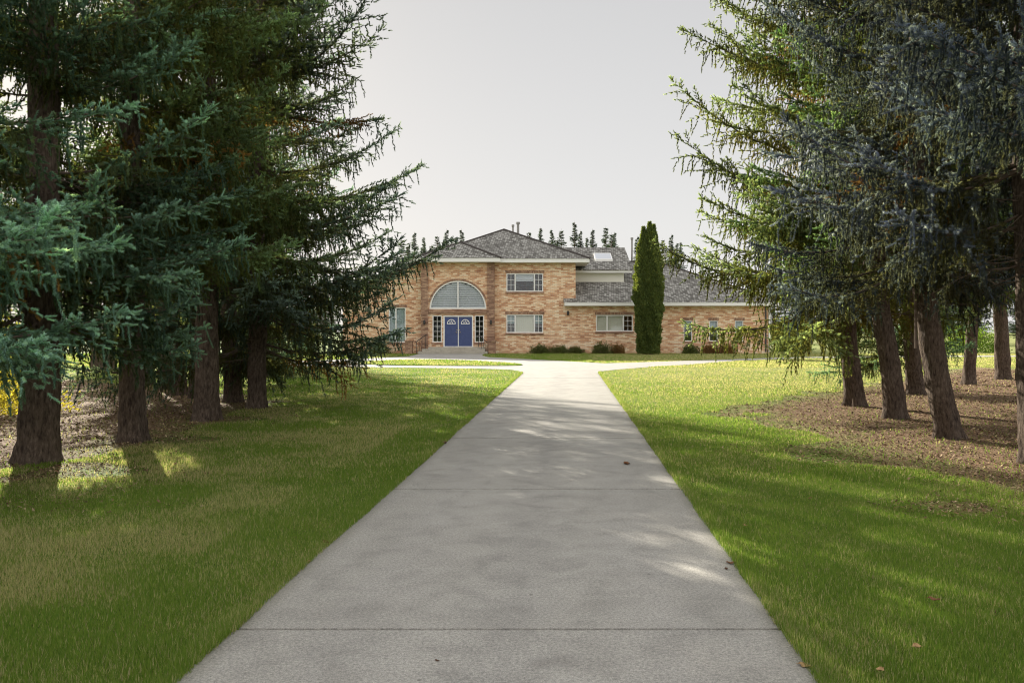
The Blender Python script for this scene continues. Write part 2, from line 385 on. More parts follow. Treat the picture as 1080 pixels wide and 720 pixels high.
def gen_crown(seed, H=16., Rm=3.0, zb=1.9, kind='blue', pend=.5, zdet=9.0, det=1.0, droop=.35, nneedle=15, nlen=.035, nwid=.0145, ncore=.014, prof=.8, per=5.2, dead=.012, whorl=.42, lmin=.55, up=.75):
    rng = np.random.default_rng(seed)
    tip, mid, inn, dd = [np.array(c) for c in PAL[kind]]
    S_p, S_d, S_len, S_t, S_dead, S_big, S_c = [], [], [], [], [], [], []     # shoots
    limbs = MB()
    z = zb
    while z < H - .25:
        t = (z - zb) / (H - zb)
        coarse = 1.0 if z < zdet else 1.9
        nb = rng.poisson((per - 1.5*t)*(1 if z < zdet else .40)) + 1
        n_in = (3 if z > zb + .5 and z < zdet and det > .7 else 0)
        for k in range(nb + n_in):
            az = rng.uniform(0, 2*PI)
            L = Rm * (1 - t)**prof * rng.uniform(lmin, 1.13) * (1. if t > .04 else rng.uniform(.7, 1))
            if k >= nb: L *= rng.uniform(.25, .45)
            L = max(L, .10)
            zz = z + rng.uniform(-.09, .09)
            a = (-droop * (1-t)**2 * 1.5 + up*t + .02) + rng.normal(0, .09)
            b = droop * 1.25 * (1-t) + .03 + rng.normal(0, .07)
            bcol = rng.uniform(.66, 1.4); bdead = rng.random() < dead*1.6 and t < .6; bmix = rng.uniform(-.10, .10)
            bend = rng.normal(0, .16)
            out = np.array((math.cos(az), math.sin(az), 0)); side = np.array((-math.sin(az), math.cos(az), 0))
            def P(s):
                s = np.asarray(s)[:, None]
                return s*L*out*.97 + side*(bend*s*s*L) + np.array((0, 0, 1.)) * (L*(a*s + b*s*s)) + np.array((0, 0, zz))
            def T(s):
                s = np.asarray(s)[:, None]
                return norm(out*.97 + side*(2*bend*s) + np.array((0, 0, 1.))*(a + 2*b*s))
            # limb wood
            ss = np.linspace(0, .93, 6)
            r0 = .006 + .0062*L
            limbs.tube([tuple(p) for p in P(ss)], [r0*(1-.85*q) for q in ss], 4)
            # secondaries
            sp = .078 * coarse / det
            n2 = max(4, int(L*.86/sp))
            s = np.linspace(.13, .985, n2) + rng.uniform(-.01, .01, n2)
            sd = np.where(np.arange(n2) % 2 == 0, 1., -1.)
            l2 = np.minimum(L*(.03 + .40*(1-s)**.75)*rng.uniform(.5, 1.25, n2)*np.clip(s*3.5, .5, 1), .85) + .06
            keep = rng.random(n2) < np.clip(.5 + s*2.2, 0, .97)
            s, sd, l2 = s[keep], sd[keep], l2[keep]
            if len(s) == 0: continue
            p0 = P(s); t0 = T(s)
            ang = rng.uniform(.6, .95, len(s))[:, None]
            sv = norm(np.cross(t0, (0, 0, 1.)))*sd[:, None]
            d2 = norm(np.cos(ang)*t0 + np.sin(ang)*sv + np.array((0, 0, 1.))*rng.normal(-.04-.12*pend*(1-t), .25, len(s))[:, None])
            dk = -(.05 + .22*pend*(1-t)) * rng.uniform(-.4, 1.4, len(s))
            isdead = (rng.random(len(s)) < .8) & (s < .7) & (s > .2) & bdead
            # limb wood of a few secondaries
            for i in range(0, len(s), 3 if z < zdet else 9):
                e = p0[i] + d2[i]*l2[i]*.9 + np.array((0, 0, dk[i]*l2[i]*.8))
                mdl = p0[i] + d2[i]*l2[i]*.45 + np.array((0, 0, dk[i]*l2[i]*.2))
                limbs.tube([tuple(p0[i]), tuple(mdl), tuple(e)], [.0055, .004, .002], 3)
            # shoots on secondaries
            ds = .056*coarse/det
            cnt = np.maximum(2, (l2/ds).astype(int))
            idx = np.repeat(np.arange(len(s)), cnt)
            first = np.cumsum(cnt) - cnt
            j = np.arange(len(idx)) - np.repeat(first, cnt)
            q = (j + rng.uniform(.2, .9, len(idx))) / cnt[idx]
            q = np.clip(.08 + .92*q, 0, 1)
            D = d2[idx]; l = l2[idx]
            pp = p0[idx] + D*(l*q)[:, None]; pp[:, 2] += dk[idx]*l*q*q
            Dt = norm(D + np.array((0, 0, 1.))*(2*dk[idx]*q)[:, None])
            sv2 = norm(np.cross(Dt, (0, 0, 1.)))*np.where(j % 2 == 0, 1., -1.)[:, None]
            dirn = Dt*.8 + sv2*rng.uniform(.3, .85, len(idx))[:, None] + rng.normal(0, .2, (len(idx), 3))
            dirn[:, 2] += .18
            last = j == cnt[idx]-1
            dirn = np.where(last[:, None], Dt + rng.normal(0, .08, D.shape) + np.array((0, 0, .15)), dirn)
            ln = rng.uniform(.06, .105, len(idx)) * (1.25 if coarse > 1 else 1.) / det**.5
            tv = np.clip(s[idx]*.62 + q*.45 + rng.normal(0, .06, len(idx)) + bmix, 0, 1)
            big = (1.55 if coarse > 1 else 1.)/det**.6
            S_p.append(pp); S_d.append(norm(dirn)); S_len.append(ln); S_t.append(tv); S_dead.append(isdead[idx]); S_big.append(np.full(len(idx), big)); S_c.append(np.full(len(idx), bcol))
            # curtains of twigs hanging under the bough
            hm = np.flatnonzero(rng.random(len(idx)) < pend*(1-t)*.70*np.clip(1.2-s[idx]*.75, 0, 1))
            if len(hm) and z < zdet*1.15:
                hd = norm(Dt[hm]*.22 + rng.normal(0, .16, (len(hm), 3)) + np.array((0, 0, -1.)))
                nch = rng.integers(1, 6, len(hm)); step = .075*big
                for m_ in range(5):
                    k_ = nch > m_
                    if not k_.any(): break
                    S_p.append(pp[hm][k_] + hd[k_]*(m_*step)); S_d.append(norm(hd[k_] + rng.normal(0, .16, (k_.sum(), 3)))); S_len.append(rng.uniform(.07, .10, k_.sum())*big)
                    S_t.append(np.clip(tv[hm][k_]*.8, 0, 1)); S_dead.append(isdead[idx][hm][k_]); S_big.append(np.full(k_.sum(), big*1.05)); S_c.append(np.full(k_.sum(), bcol*.95))
            # shoots along the main axis, the leader tip
            nm = max(4, int(L/.028/coarse*det))
            sm = rng.uniform(.12, 1., nm); sm[-1] = 1.
            dm = norm(T(sm) + rng.normal(0, .45, (nm, 3)) + np.array((0, 0, .15)))
            S_p.append(P(sm)); S_d.append(dm); S_len.append(rng.uniform(.08, .15, nm)*(1.2 if coarse > 1 else 1)/det**.5)
            S_t.append(np.clip(sm, 0, 1)); S_dead.append(np.zeros(nm, bool)); S_big.append(np.full(nm, (1.5 if coarse > 1 else 1.)/det**.6)); S_c.append(np.full(nm, bcol))
        z += whorl * rng.uniform(.75, 1.25) * (1 if z < zdet else 1.25) * (1 - .35*t)
    limbs.tube([(0, 0, zb*.5), (0, 0, H*.5), (0, 0, H)], [.03, .025, .006], 5)
    # bare dead twigs low on the trunk
    for k in range(int(60*det) if det > .5 else 0):
        az = rng.uniform(0, 2*PI); z0 = rng.uniform(max(.9, zb*.7), zb+2.2); L = rng.uniform(.4, 1.5)
        pts = [(.1*math.cos(az), .1*math.sin(az), z0)]
        for i in range(1, 4):
            az += rng.normal(0, .25)
            p = pts[-1]; pts.append((p[0]+L/3*math.cos(az), p[1]+L/3*math.sin(az), p[2]+rng.normal(-.04, .07)*L))
        limbs.tube(pts, [.009, .006, .004, .002], 3)
        for i in (1, 2):
            for sgn in (-1, 1):
                p = pts[i]; a2 = az + sgn*rng.uniform(.5, 1.1); l3 = rng.uniform(.15, .4)
                limbs.tube([p, (p[0]+l3*math.cos(a2), p[1]+l3*math.sin(a2), p[2]+rng.normal(-.08, .06))], [.004, .0015], 3)
    P0 = np.concatenate(S_p); D0 = np.concatenate(S_d); LN = np.concatenate(S_len); TT = np.concatenate(S_t); DEAD = np.concatenate(S_dead); BG = np.concatenate(S_big); BC = np.concatenate(S_c)
    n = len(P0)
    # needles
    K = nneedle
    u = norm(np.cross(D0, np.array((.3, .2, 1.)))); w = np.cross(D0, u)
    kk = np.arange(K)
    phi = (kk*2.39996)[None, :] + rng.uniform(0, 6.28, (n, 1))
    tt = ((kk+.5)/K)[None, :]**.9 * np.ones((n, 1))
    rad = np.cos(phi)[..., None]*u[:, None] + np.sin(phi)[..., None]*w[:, None]
    base = P0[:, None] + D0[:, None]*(LN[:, None]*tt)[..., None]
    nl = nlen*BG[:, None]*rng.uniform(.75, 1.2, (n, K))*(1-.25*tt)
    tipv = base + (rad*.84 + D0[:, None]*.55)*nl[..., None]
    wd = np.cross(D0[:, None], rad)*(nwid*.5*BG[:, None, None])
    b1 = base + wd - rad*.002; b2 = base - wd
    cr = (ncore*BG)[:, None]
    tp = P0 + D0*(LN*1.04)[:, None]
    ring = [P0 + D0*(LN*.12)[:, None] + cr*(math.cos(q)*u + math.sin(q)*w) for q in (0, 2.094, 4.189)]
    core = np.stack([ring[0], ring[1], tp, ring[1], ring[2], tp, ring[2], ring[0], tp], 1).reshape(n, 3, 3, 3)
    V = np.concatenate([np.stack([b1, b2, tipv], axis=2), core], axis=1).reshape(-1, 3)
    K = K + 3
    F = np.arange(n*K*3).reshape(-1, 3)
    # colour
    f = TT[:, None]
    mid = mid*.84; tip = tip*1.12  # darker mid, lighter tips: shade in the bough gaps put into the colour
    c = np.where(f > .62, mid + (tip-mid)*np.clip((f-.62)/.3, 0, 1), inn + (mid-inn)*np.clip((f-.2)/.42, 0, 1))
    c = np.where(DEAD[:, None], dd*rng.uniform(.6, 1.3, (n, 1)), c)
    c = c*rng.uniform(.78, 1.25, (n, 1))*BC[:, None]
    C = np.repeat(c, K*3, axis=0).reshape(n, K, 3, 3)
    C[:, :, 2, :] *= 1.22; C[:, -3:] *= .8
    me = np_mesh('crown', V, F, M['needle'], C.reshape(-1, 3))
    lm = bpy.data.meshes.new('limbs'); lm.from_pydata(limbs.v, [], limbs.f); lm.materials.append(M['limb']); lm.update()
    print('crown', kind, 'shoots', n, 'tris', n*K)
    return me, lm

def gen_trunk(seed, H, r, lean=(0, 0), kink=0.):
    """tapered, flared and slightly crooked trunk; lean = sideways shift reached at 3 m"""
    rng = np.random.default_rng(seed)
    zs = np.concatenate([np.linspace(-.15, .5, 9)[:-1], np.linspace(.5, 4.5, 34), np.linspace(4.8, H, 22)])
    k = 28
    ph = rng.uniform(0, 6.28, 12)
    V = []
    for z in zs:
        t = max(0, z)/H
        rr = r*(1-t)**.85 + .012
        rr *= 1 + .20*math.exp(-max(z, 0)/.10) + .05*math.exp(-max(z, 0)/.6)
        s = min(max(z, 0)/3., 1.); s = s*(2-s)*.5 + s*.5
        cx = lean[0]*s + kink*math.sin(z*1.5+ph[0])*min(1, z/1.5 if z > 0 else 0) ; cy = lean[1]*s + kink*math.cos(z*1.2+ph[1])*min(1, z/1.5 if z > 0 else 0)
        if z > 5:
            cx -= (z-5)/(H-5)*0; 
        for q in range(k):
            a = 2*PI*q/k
            nn = 1 + .05*math.sin(3*a+ph[2]+z*.8) + .035*math.sin(5*a+ph[3]-z*2.1) + .04*math.sin(9*a+z*7+ph[4]) + rng.normal(0, .03)
            nn += .16*math.exp(-max(z, 0)/.22)*math.sin(4*a+ph[5])
            knot = sum(.20*math.exp(-((z-(.7+i*.62+.2*math.sin(ph[6+i])))/.09)**2)*max(0, math.cos(a-ph[6+i]))**6 for i in range(5))
            nn += knot
            V.append((cx+rr*nn*math.cos(a), cy+rr*nn*math.sin(a), z))
    F = []
    m = len(zs)
    for i in range(m-1):
        for q in range(k):
            q2 = (q+1) % k
            F.append((i*k+q, i*k+q2, (i+1)*k+q2, (i+1)*k+q))
    return np_mesh('trunk', np.array(V), np.array(F), M['bark'], None, True, 4)

VAR = {}
def variant(key):
    if key not in VAR:
        spec = dict(
            near_blue=dict(seed=11, H=15.5, Rm=3.2, zb=2.9, kind='blue', pend=.7, whorl=.55, zdet=6.8, droop=.36, nneedle=20, nlen=.034, nwid=.0125, per=7),
            near_teal=dict(seed=12, H=16.5, Rm=2.9, zb=1.95, kind='teal', pend=.5, whorl=.55, zdet=6.8, droop=.34, nneedle=20, nlen=.034, nwid=.0125, per=7.8),
            mid_green=dict(seed=13, H=17, Rm=2.9, zb=3.2, kind='green', pend=.6, whorl=.56, zdet=7.4, droop=.34, nneedle=15, dead=.012, per=5.4),
            short_green=dict(seed=23, H=10.5, Rm=2.1, zb=3.0, kind='green', pend=.5, zdet=5, droop=.25, det=.8, nneedle=14, dead=.03),
            mid_blue=dict(seed=14, H=17.5, Rm=3.2, zb=2.9, kind='blue', pend=.6, whorl=.56, zdet=9.2, droop=.36, nneedle=15, per=5.8),
            skirt_blue=dict(seed=19, H=17.5, Rm=3.6, zb=1.25, kind='slate', pend=.5, zdet=8.4, droop=.36, nneedle=15, per=7.4, lmin=.72, whorl=.60),
            mid_gold=dict(seed=15, H=16, Rm=4.0, zb=2.3, kind='gold', pend=.75, whorl=.55, zdet=9.2, droop=.38, det=.92, nneedle=15, dead=.015, per=7., lmin=.7),
            low_teal=dict(seed=16, H=17.5, Rm=3.2, zb=1.3, kind='teal', pend=.5, zdet=6, droop=.25, det=.62, nneedle=14, nlen=.036, nwid=.012),
            tall_teal=dict(seed=16, H=17.5, Rm=3.4, zb=1.3, kind='teal', pend=.5, zdet=99, droop=.25, det=.5, nneedle=13, nlen=.036, nwid=.014, prof=.5),
            far=dict(seed=17, H=12.5, Rm=2.6, zb=1.0, kind='far', pend=.0, zdet=99, droop=.10, det=.55, nneedle=8, nlen=.035, nwid=.015, prof=1.0, per=5, whorl=.2, lmin=.35, up=.05),
            far_wide=dict(seed=18, H=11.5, Rm=3.5, zb=1.4, kind='far', pend=.1, zdet=99, droop=.12, det=.55, nneedle=8, nlen=.035, nwid=.015, prof=1.0, per=5, whorl=.22, lmin=.35, up=.05),
        )[key]
        VAR[key] = (*gen_crown(**spec), spec['H'])
    return VAR[key]

proto = {}
def spruce(x, y, key, label, rot, scale=1., r=.22, lean=(0, 0), kink=.02, group='spruces lining the driveway', name='spruce_tree', seed=None, zs=1.):
    cm, lm, H = variant(key)
    root = empty(name, (x, y, 0), label, 'tree', group)
    seed = seed if seed is not None else int(abs(x*131+y*17))
    tm = gen_trunk(seed, H*scale*zs*.97, r, lean, kink)
    link_mesh('trunk', tm, root)
    if key not in proto:
        c = link_mesh('crown', cm, root); l = link_mesh('limbs', lm, root); proto[key] = (c, l)
    else:
        c, l = proto[key][0].copy(), proto[key][1].copy()
        for o in (c, l): col.objects.link(o); o.parent = root
    for o in (c, l):
        o.location = (lean[0], lean[1], 0); o.rotation_euler = (0, 0, rot); o.scale = (scale, scale, scale*zs)
    return root

GL = 'spruces on the left of the driveway'; GR = 'spruces on the right of the driveway'
# left row, nearest first
spruce(-6.0, 7.1, 'near_teal', 'nearest left spruce, its teal boughs filling the upper left corner', 2.4, .92, .2, group=GL)
spruce(-5.47, 9.86, 'near_teal', 'big teal spruce with the thick dark trunk nearest on the left lawn', .4, .88, 0.2, (.05, 0), group=GL)
spruce(-5.2, 11.7, 'mid_green', 'green spruce with orange dead twigs, second trunk in the left row', 1.1, .86, 0.155, (-.02, 0), group=GL)
spruce(-5.19, 14.5, 'mid_green', 'green spruce with stout brown trunk, third in the left row', 3.9, .95, 0.185, (.04, 0), .03, group=GL)
spruce(-5.02, 16.8, 'skirt_blue', 'tall blue grey spruce spreading over the lawn, last trunk beside the left lawn edge', 1.9, 1.05, 0.165, (.0, 0), group=GL)
spruce(-5.97, 18.3, 'short_green', 'green spruce whose dark trunk stands just behind the last left row trunk', 2.0, .9, 0.175, (-.1, 0), group=GL)
spruce(-7.2, 19.3, 'short_green', 'slender spruce half hidden behind the third left row trunk', .5, .8, .09, (.0, 0), group=GL)
spruce(-7.9, 20.3, 'short_green', 'spruce with a leaning dark trunk in the second line on the left', 4.4, .9, 0.165, (-.25, 0), group=GL)
spruce(-9.15, 22.5, 'short_green', 'spruce with a straight trunk left of the leaning dark trunk', .9, .85, 0.15, group=GL)
spruce(-10.4, 24.3, 'short_green', 'shaded spruce between the second left row trunk and the straight trunk behind', 3.3, .95, .2, (-.2, 0), group=GL)
spruce(-14.5, 30.7, 'short_green', 'distant shaded spruce seen just left of the second left row trunk', 1.4, .95, .2, group=GL)
spruce(-16.3, 33.5, 'short_green', 'farthest shaded spruce in the gap between the first two left trunks', 5.4, .9, .2, group=GL)
spruce(-6.9, 23.2, 'low_teal', 'low skirted teal spruce behind the last left row trunk', 2.2, .6, .15, group=GL, zs=.62)
spruce(-8.4, 29.0, 'tall_teal', 'low skirted spruce beside the loop road on the left', 4.9, 1.0, .2, group=GL)
spruce(-14.6, 47.2, 'tall_teal', 'far spruce hanging low over the end of the loop road on the left', 1.3, .78, .2, zs=1.28, group=GL)
spruce(-14.2, 43.2, 'tall_teal', 'dark spruce just past the loop road end, behind the last left trunks', 5.0, .95, .2, group=GL)
spruce(-12.5, 18.5, 'mid_green', 'backlit spruce at the far left behind the thick dark trunk', 3.0, .95, .2, group=GL)
spruce(-10.0, 13.6, 'mid_green', 'backlit green spruce rising behind the nearest left boughs', 1.9, .95, .2, group=GL)
# right rows
spruce(6.3, 7.0, 'near_blue', 'blue grey spruce beyond the right edge whose boughs hang in at the top right corner', 3.4, .88, .2, (-.1, 0), .03, group=GR, zs=1.1)
spruce(5.98, 9.7, 'near_blue', 'big blue grey spruce at the right edge, nearest and darkest', 1.0, .88, 0.14, (-.15, 0), .03, group=GR, zs=1.1)
spruce(6.2, 12.05, 'mid_blue', 'blue spruce with a trunk leaning left toward the driveway, second from the right edge', 2.5, .74, 0.152, (-.5, 0), .045, group=GR, zs=1.18)
spruce(6.66, 14.8, 'mid_green', 'green spruce with a slightly leaning trunk, third along the right row', 4.3, .86, 0.158, (-.3, 0), .05, group=GR, zs=1.05)
spruce(6.98, 17.3, 'mid_gold', 'sunlit golden green spruce reaching furthest over the right lawn', 2.5, 1.0, 0.17, (-.2, 0), .05, group=GR)
spruce(9.75, 20.6, 'mid_green', 'spruce with the straight dark trunk right behind the right row gap', 2.9, .85, 0.18, (-.15, 0), group=GR)
spruce(9.65, 21.9, 'low_teal', 'thin spruce stem pressed against the straight dark trunk', 2.9, .62, .09, group=GR, seed=77)
spruce(11.1, 22.7, 'mid_green', 'spruce glimpsed behind the leaning right trunk', 4.0, .85, 0.115, group=GR)
spruce(13.1, 24.5, 'mid_green', 'spruce with rough bark in the back row, left of the last right trunk', 5.1, .9, 0.15, (.12, 0), group=GR)
spruce(15.6, 27.1, 'mid_green', 'farthest back row spruce at the right edge of the needle bed', 1.2, .9, 0.205, (-.1, 0), group=GR)
spruce(10.6, 13.8, 'mid_blue', 'shaded blue spruce standing behind the nearest right trunk', .2, .9, .2, group=GR)

# background spruces behind the house and round the grounds
rb = random.Random(3)
tops = [(424, 252), (437, 246), (447, 251), (461, 248), (471, 243), (487, 243), (558, 244), (570, 241), (582, 243), (592, 242), (606, 235), (625, 243), (639, 239), (648, 246), (672, 250), (699, 252), (708, 248), (718, 256)]
tops += [(u_ + 6*(-1)**k_, v_ + 7 + (k_*5) % 6) for k_, (u_, v_) in enumerate(tops)]
for i, (u, v) in enumerate(tops):
    D = 84 + 7*((i*37) % 5)/4
    h = 1.5 + (350-v)*D/900
    s = h/12.3
    k = 'far' if i % 3 else 'far_wide'
    if k == 'far_wide': s = h/11.4
    spruce((u-540)/900*D, D, k, 'small dark spruce top rising behind the brick house roof', rb.uniform(0, 6), s, .13, kink=0, group='spruces behind the house')
gb = 'distant spruces across the grounds'
for i in range(30):
    D = 98 + rb.uniform(-6, 22)
    if i < 17: x = 27 + i*2.9 + rb.uniform(-1, 1)
    else: x = -26 - (i-17)*3.4 + rb.uniform(-1, 1)
    spruce(x, D, 'far_wide', 'distant dark spruce on the %s horizon beyond the lawn' % ('right' if i < 17 else 'left'), rb.uniform(0, 6), rb.uniform(.75, 1.15), .2, kink=0, group=gb)

# ------------------------------------------------------------------ leafy things
def leaf_cloud(pts, dirs, size, cols, rng, asp=.55):
    n = len(pts)
    d = norm(dirs + rng.normal(0, .35, (n, 3)))
    s = norm(np.cross(d, rng.normal(0, 1, (n, 3))))
    sz = size*rng.uniform(.6, 1.3, (n, 1))
    a = pts; b = pts + d*sz*.5 + s*sz*asp*.5; c = pts + d*sz; e = pts + d*sz*.5 - s*sz*asp*.5
    V = np.stack([a, b, c, e], 1).reshape(-1, 3)
    F = np.arange(4*n).reshape(-1, 4)
    return V, F, np.repeat(cols, 4, axis=0)

def arborvitae():
    rng = np.random.default_rng(4)
    root = empty('arborvitae', (9.12, 56.9, 0), 'tall narrow column shaped arborvitae against the brick wing', 'tree')
    P, Dr, C = [], [], []
    for (cx, cy, h, rm) in ((-.34, .05, 8.45, .68), (.04, -.12, 8.75, .70), (.34, .1, 8.6, .66), (0, .3, 8.2, .8), (.15, -.3, 7.5, .72), (-.3, -.25, 7.3, .7)):
        n = 17000
        z = rng.beta(1.05, 1.0, n)*(h-.05)+.05
        t = z/h
        pr = np.clip(np.minimum(.62+.75*t, 1.0)*(1-np.clip((t-.42)/.58, 0, 1)**2.1), .04, 1)*rm
        az = rng.uniform(0, 2*PI, n)
        lump = 1 + .13*np.sin(az*5+z*2.1+cx*9)+.10*np.sin(az*3-z*3.7)+.08*np.sin(z*9+az*2)
        r = pr*lump*(1-rng.beta(1, 5, n)*.45)
        P.append(np.stack([cx*(.75+.25*t)+r*np.cos(az), cy+r*np.sin(az), z], 1))
        Dr.append(np.stack([.55*np.cos(az), .55*np.sin(az), np.full(n, .9)], 1))
        base = np.array((.098, .142, .052))
        mixf = rng.random((n, 1))
        C.append(base*(.6+.8*mixf)+np.array((.05, .035, .0))*(rng.random((n, 1))**4))
    P = np.concatenate(P); Dr = np.concatenate(Dr); C = np.concatenate(C)
    V, F, CC = leaf_cloud(P, Dr, .15, C, rng, .4)
    link_mesh('foliage', np_mesh('foliage', V, F, M['leafy'], CC, n=4), root)
    st = MB()
    for (cx, cy) in ((-.3, 0), (.1, -.1), (.35, .1)):
        st.tube([(cx*.6, cy, -.05), (cx*.8, cy, .6), (cx, cy, 3), (cx, cy, 7)], [.09, .075, .05, .01], 7)
    st.build('trunk', M['limb'], root)
arborvitae()

def shrub(x, y, w, d, h, label, colr, group=None, leaf=.09, n=2600, name='shrub', z0=0., up=.6):
    rng = np.random.default_rng(int(abs(x*97+y*13)))
    root = empty(name, (x, y, 0), label, 'shrub', group)
    az = rng.uniform(0, 2*PI, n); el = np.arccos(rng.uniform(-.1, 1, n)); rr = rng.beta(4, 1.4, n)
    lump = 1+.22*np.sin(az*3+el*2+x)+.18*np.sin(az*5-el*4)+.1*rng.normal(0, 1, n)
    rr = rr*lump
    P = np.stack([w/2*rr*np.sin(el)*np.cos(az), d/2*rr*np.sin(el)*np.sin(az), z0+h*rr*np.cos(el)*.95+.03], 1)
    P[:, 2] = np.abs(P[:, 2])
    Dr = norm(P/np.array((w/2, d/2, h)))+np.array((0, 0, up))
    C = np.array(colr)*rng.uniform(.6, 1.5, (n, 1))
    V, F, CC = leaf_cloud(P, Dr, leaf, C, rng)
    link_mesh('foliage', np_mesh('foliage', V, F, M['leafy'], CC, n=4), root)
    st = MB()
    for k in range(7):
        a = rng.uniform(0, 6.28); q = rng.uniform(.3, .8)
        st.tube([(0, 0, -.03), (w*.18*q*math.cos(a), d*.18*q*math.sin(a), h*.4), (w*.4*q*math.cos(a), d*.4*q*math.sin(a), h*.85)], [.02, .014, .005], 5)
    st.build('stems', M['limb'], root)
    return root

GS = 'low shrubs along the house wall'
G1 = (.11, .13, .055); G2 = (.19, .11, .06)
shrub(1.95, 59.1, 1.3, .7, .55, 'dark green shrub under the two stacked windows, left one', G1, GS)
shrub(3.25, 59.15, 1.5, .7, .48, 'low dark green shrub by the corner where the wing begins', G1, GS)
shrub(4.4, 59.2, 1.0, .6, .4, 'smallest low green shrub just right of the wing corner', G1, GS)
shrub(6.25, 59.1, 1.5, .7, .7, 'bushy green shrub under the wing window', G1, GS)
shrub(7.35, 59.2, .9, .6, .55, 'little brownish shrub between the wing window and the arborvitae', G2, GS)
shrub(12.35, 59.1, 1.1, .6, .55, 'green shrub under the first narrow window', G1, GS)
shrub(13.75, 59.1, 1.2, .6, .6, 'reddish shrub under the second narrow window', G2, GS)
shrub(14.85, 59.1, 1.3, .6, .6, 'reddish brown shrub between the second and third narrow windows', G2, GS)
shrub(-9.2, 59.2, 1.6, .8, .8, 'green shrub at the foot of the tall left window', G1, GS)
GL2 = 'leafy bushes beyond the left trees'
shrub(-9.6, 15.6, 2.4, 1.8, 1.45, 'yellow leaved bush in the sun behind the thick left trunk', (.34, .31, .07), GL2, .07, 5200, 'bush')
shrub(-12.3, 20.5, 2.6, 2.0, 1.9, 'yellow green bush at the far left edge in the sun', (.26, .28, .07), GL2, .08, 5000, 'bush')
shrub(-17.5, 42, 4.5, 3, 3.2, 'large grey green bush beyond the end of the loop road', (.12, .15, .07), GL2, .14, 5200, 'bush')
shrub(-13.6, 56, 2.0, 2, 2.2, 'dark rounded bush at the left corner of the house', (.05, .075, .03), GL2, .11, 4500, 'bush')
shrub(-22, 52, 5, 3, 3.6, 'broad sunny bush far left across the lawn', (.22, .25, .09), GL2, .16, 5000, 'bush')
shrub(21.5, 66, 3.4, 3, 2.6, 'green bush beyond the right end of the house', (.07, .11, .04), 'bushes beyond the right end of the house', .14, 4500, 'bush')
shrub(33.5, 62, 4.5, 3, 1.9, 'round bright green bush far right across the road', (.10, .18, .04), 'bushes beyond the right end of the house', .14, 4500, 'bush')

# ------------------------------------------------------------------ ground, drive, road
g = MB(); g.poly([(-900, -300, 0), (900, -300, 0), (900, 1500, 0), (-900, 1500, 0)])
tag(g.build('ground', M['ground']), kind='structure')

def chaikin(p, n=2):
    for _ in range(n):
        q = []
        for i in range(len(p)):
            a, b = p[i], p[(i+1) % len(p)]
            q += [(a[0]*.75+b[0]*.25, a[1]*.75+b[1]*.25), (a[0]*.25+b[0]*.75, a[1]*.25+b[1]*.75)]
        p = q
    return p

def cx(y): return -.3+.0667*y
HW = 1.385
dr = MB()
js = [-6, -3.4, .45, 4.26, 8.06, 11.95, 15.8, 19.7, 23.6, 27.4, 30.99]
rj = random.Random(9)
for a, b in zip(js[:-1], js[1:]):
    n = 40
    L, Rr = [], []; pa, pb = rj.uniform(0, 6), rj.uniform(0, 6)
    for i in range(n+1):
        y = a+.015+(b-a-.030)*i/n
        L.append((cx(y)-HW+rj.gauss(0, .008)+.007*math.sin(y*2.3+pa), y)); Rr.append((cx(y)+HW+rj.gauss(0, .008)+.007*math.sin(y*2.7+pb), y))
    dr.prism_xy(Rr + L[::-1], -.02, .018+rj.uniform(-.001, .001))
tag(dr.build('driveway', M['concrete']), kind='structure')
jn = MB()
for y in js[1:-1]:
    jn.box(cx(y)-HW+.02, cx(y)+HW-.02, y-.03, y+.03, -.01, .006)
tag(jn.build('driveway_joint_soil', principled('dark_mossy_joint', (.035, .035, .02), .95, .1)), kind='structure')

road = [(3.17, 31), (3.2, 31.6), (3.42, 32.4), (4.1, 33.7), (5.9, 36.4), (8.0, 38.8), (11.5, 44.0), (16.2, 48.4), (25, 50.8), (60, 54), (60, 56.5), (25, 53.3), (16.7, 50.4), (11.2, 46.0), (6.6, 42.2), (4.4, 40.6),
        (3.6, 42.2), (1.0, 46.5), (-1.4, 50.5), (-1.9, 54), (-1.9, 58.3), (-6.3, 58.3), (-6.3, 52.2), (-8.4, 47.7), (-11.2, 43.6), (-12.2, 42.0), (-12.4, 40.6), (-11.9, 39.0), (-10.6, 37.6), (-8.2, 36.6), (-4.9, 35.8), (-1.6, 34.8), (-.1, 33.8), (.25, 32.7), (.4, 31)]
rm = MB(); rm.prism_xy([(x, y) for x, y in road], -.02, .012)
tag(rm.build('loop_road', M['road']), kind='structure')
isl = chaikin([(-7.4, 41.5), (-6.2, 44.6), (-4.6, 45.8), (-2, 43.6), (-.1, 40.2), (.75, 37.7), (-1.2, 37.3), (-4.9, 37.7), (-7, 39.2)])
im = MB(); im.prism_xy(isl[::-1], -.01, .045)
tag(im.build('lawn_island', M['ground']), kind='structure')

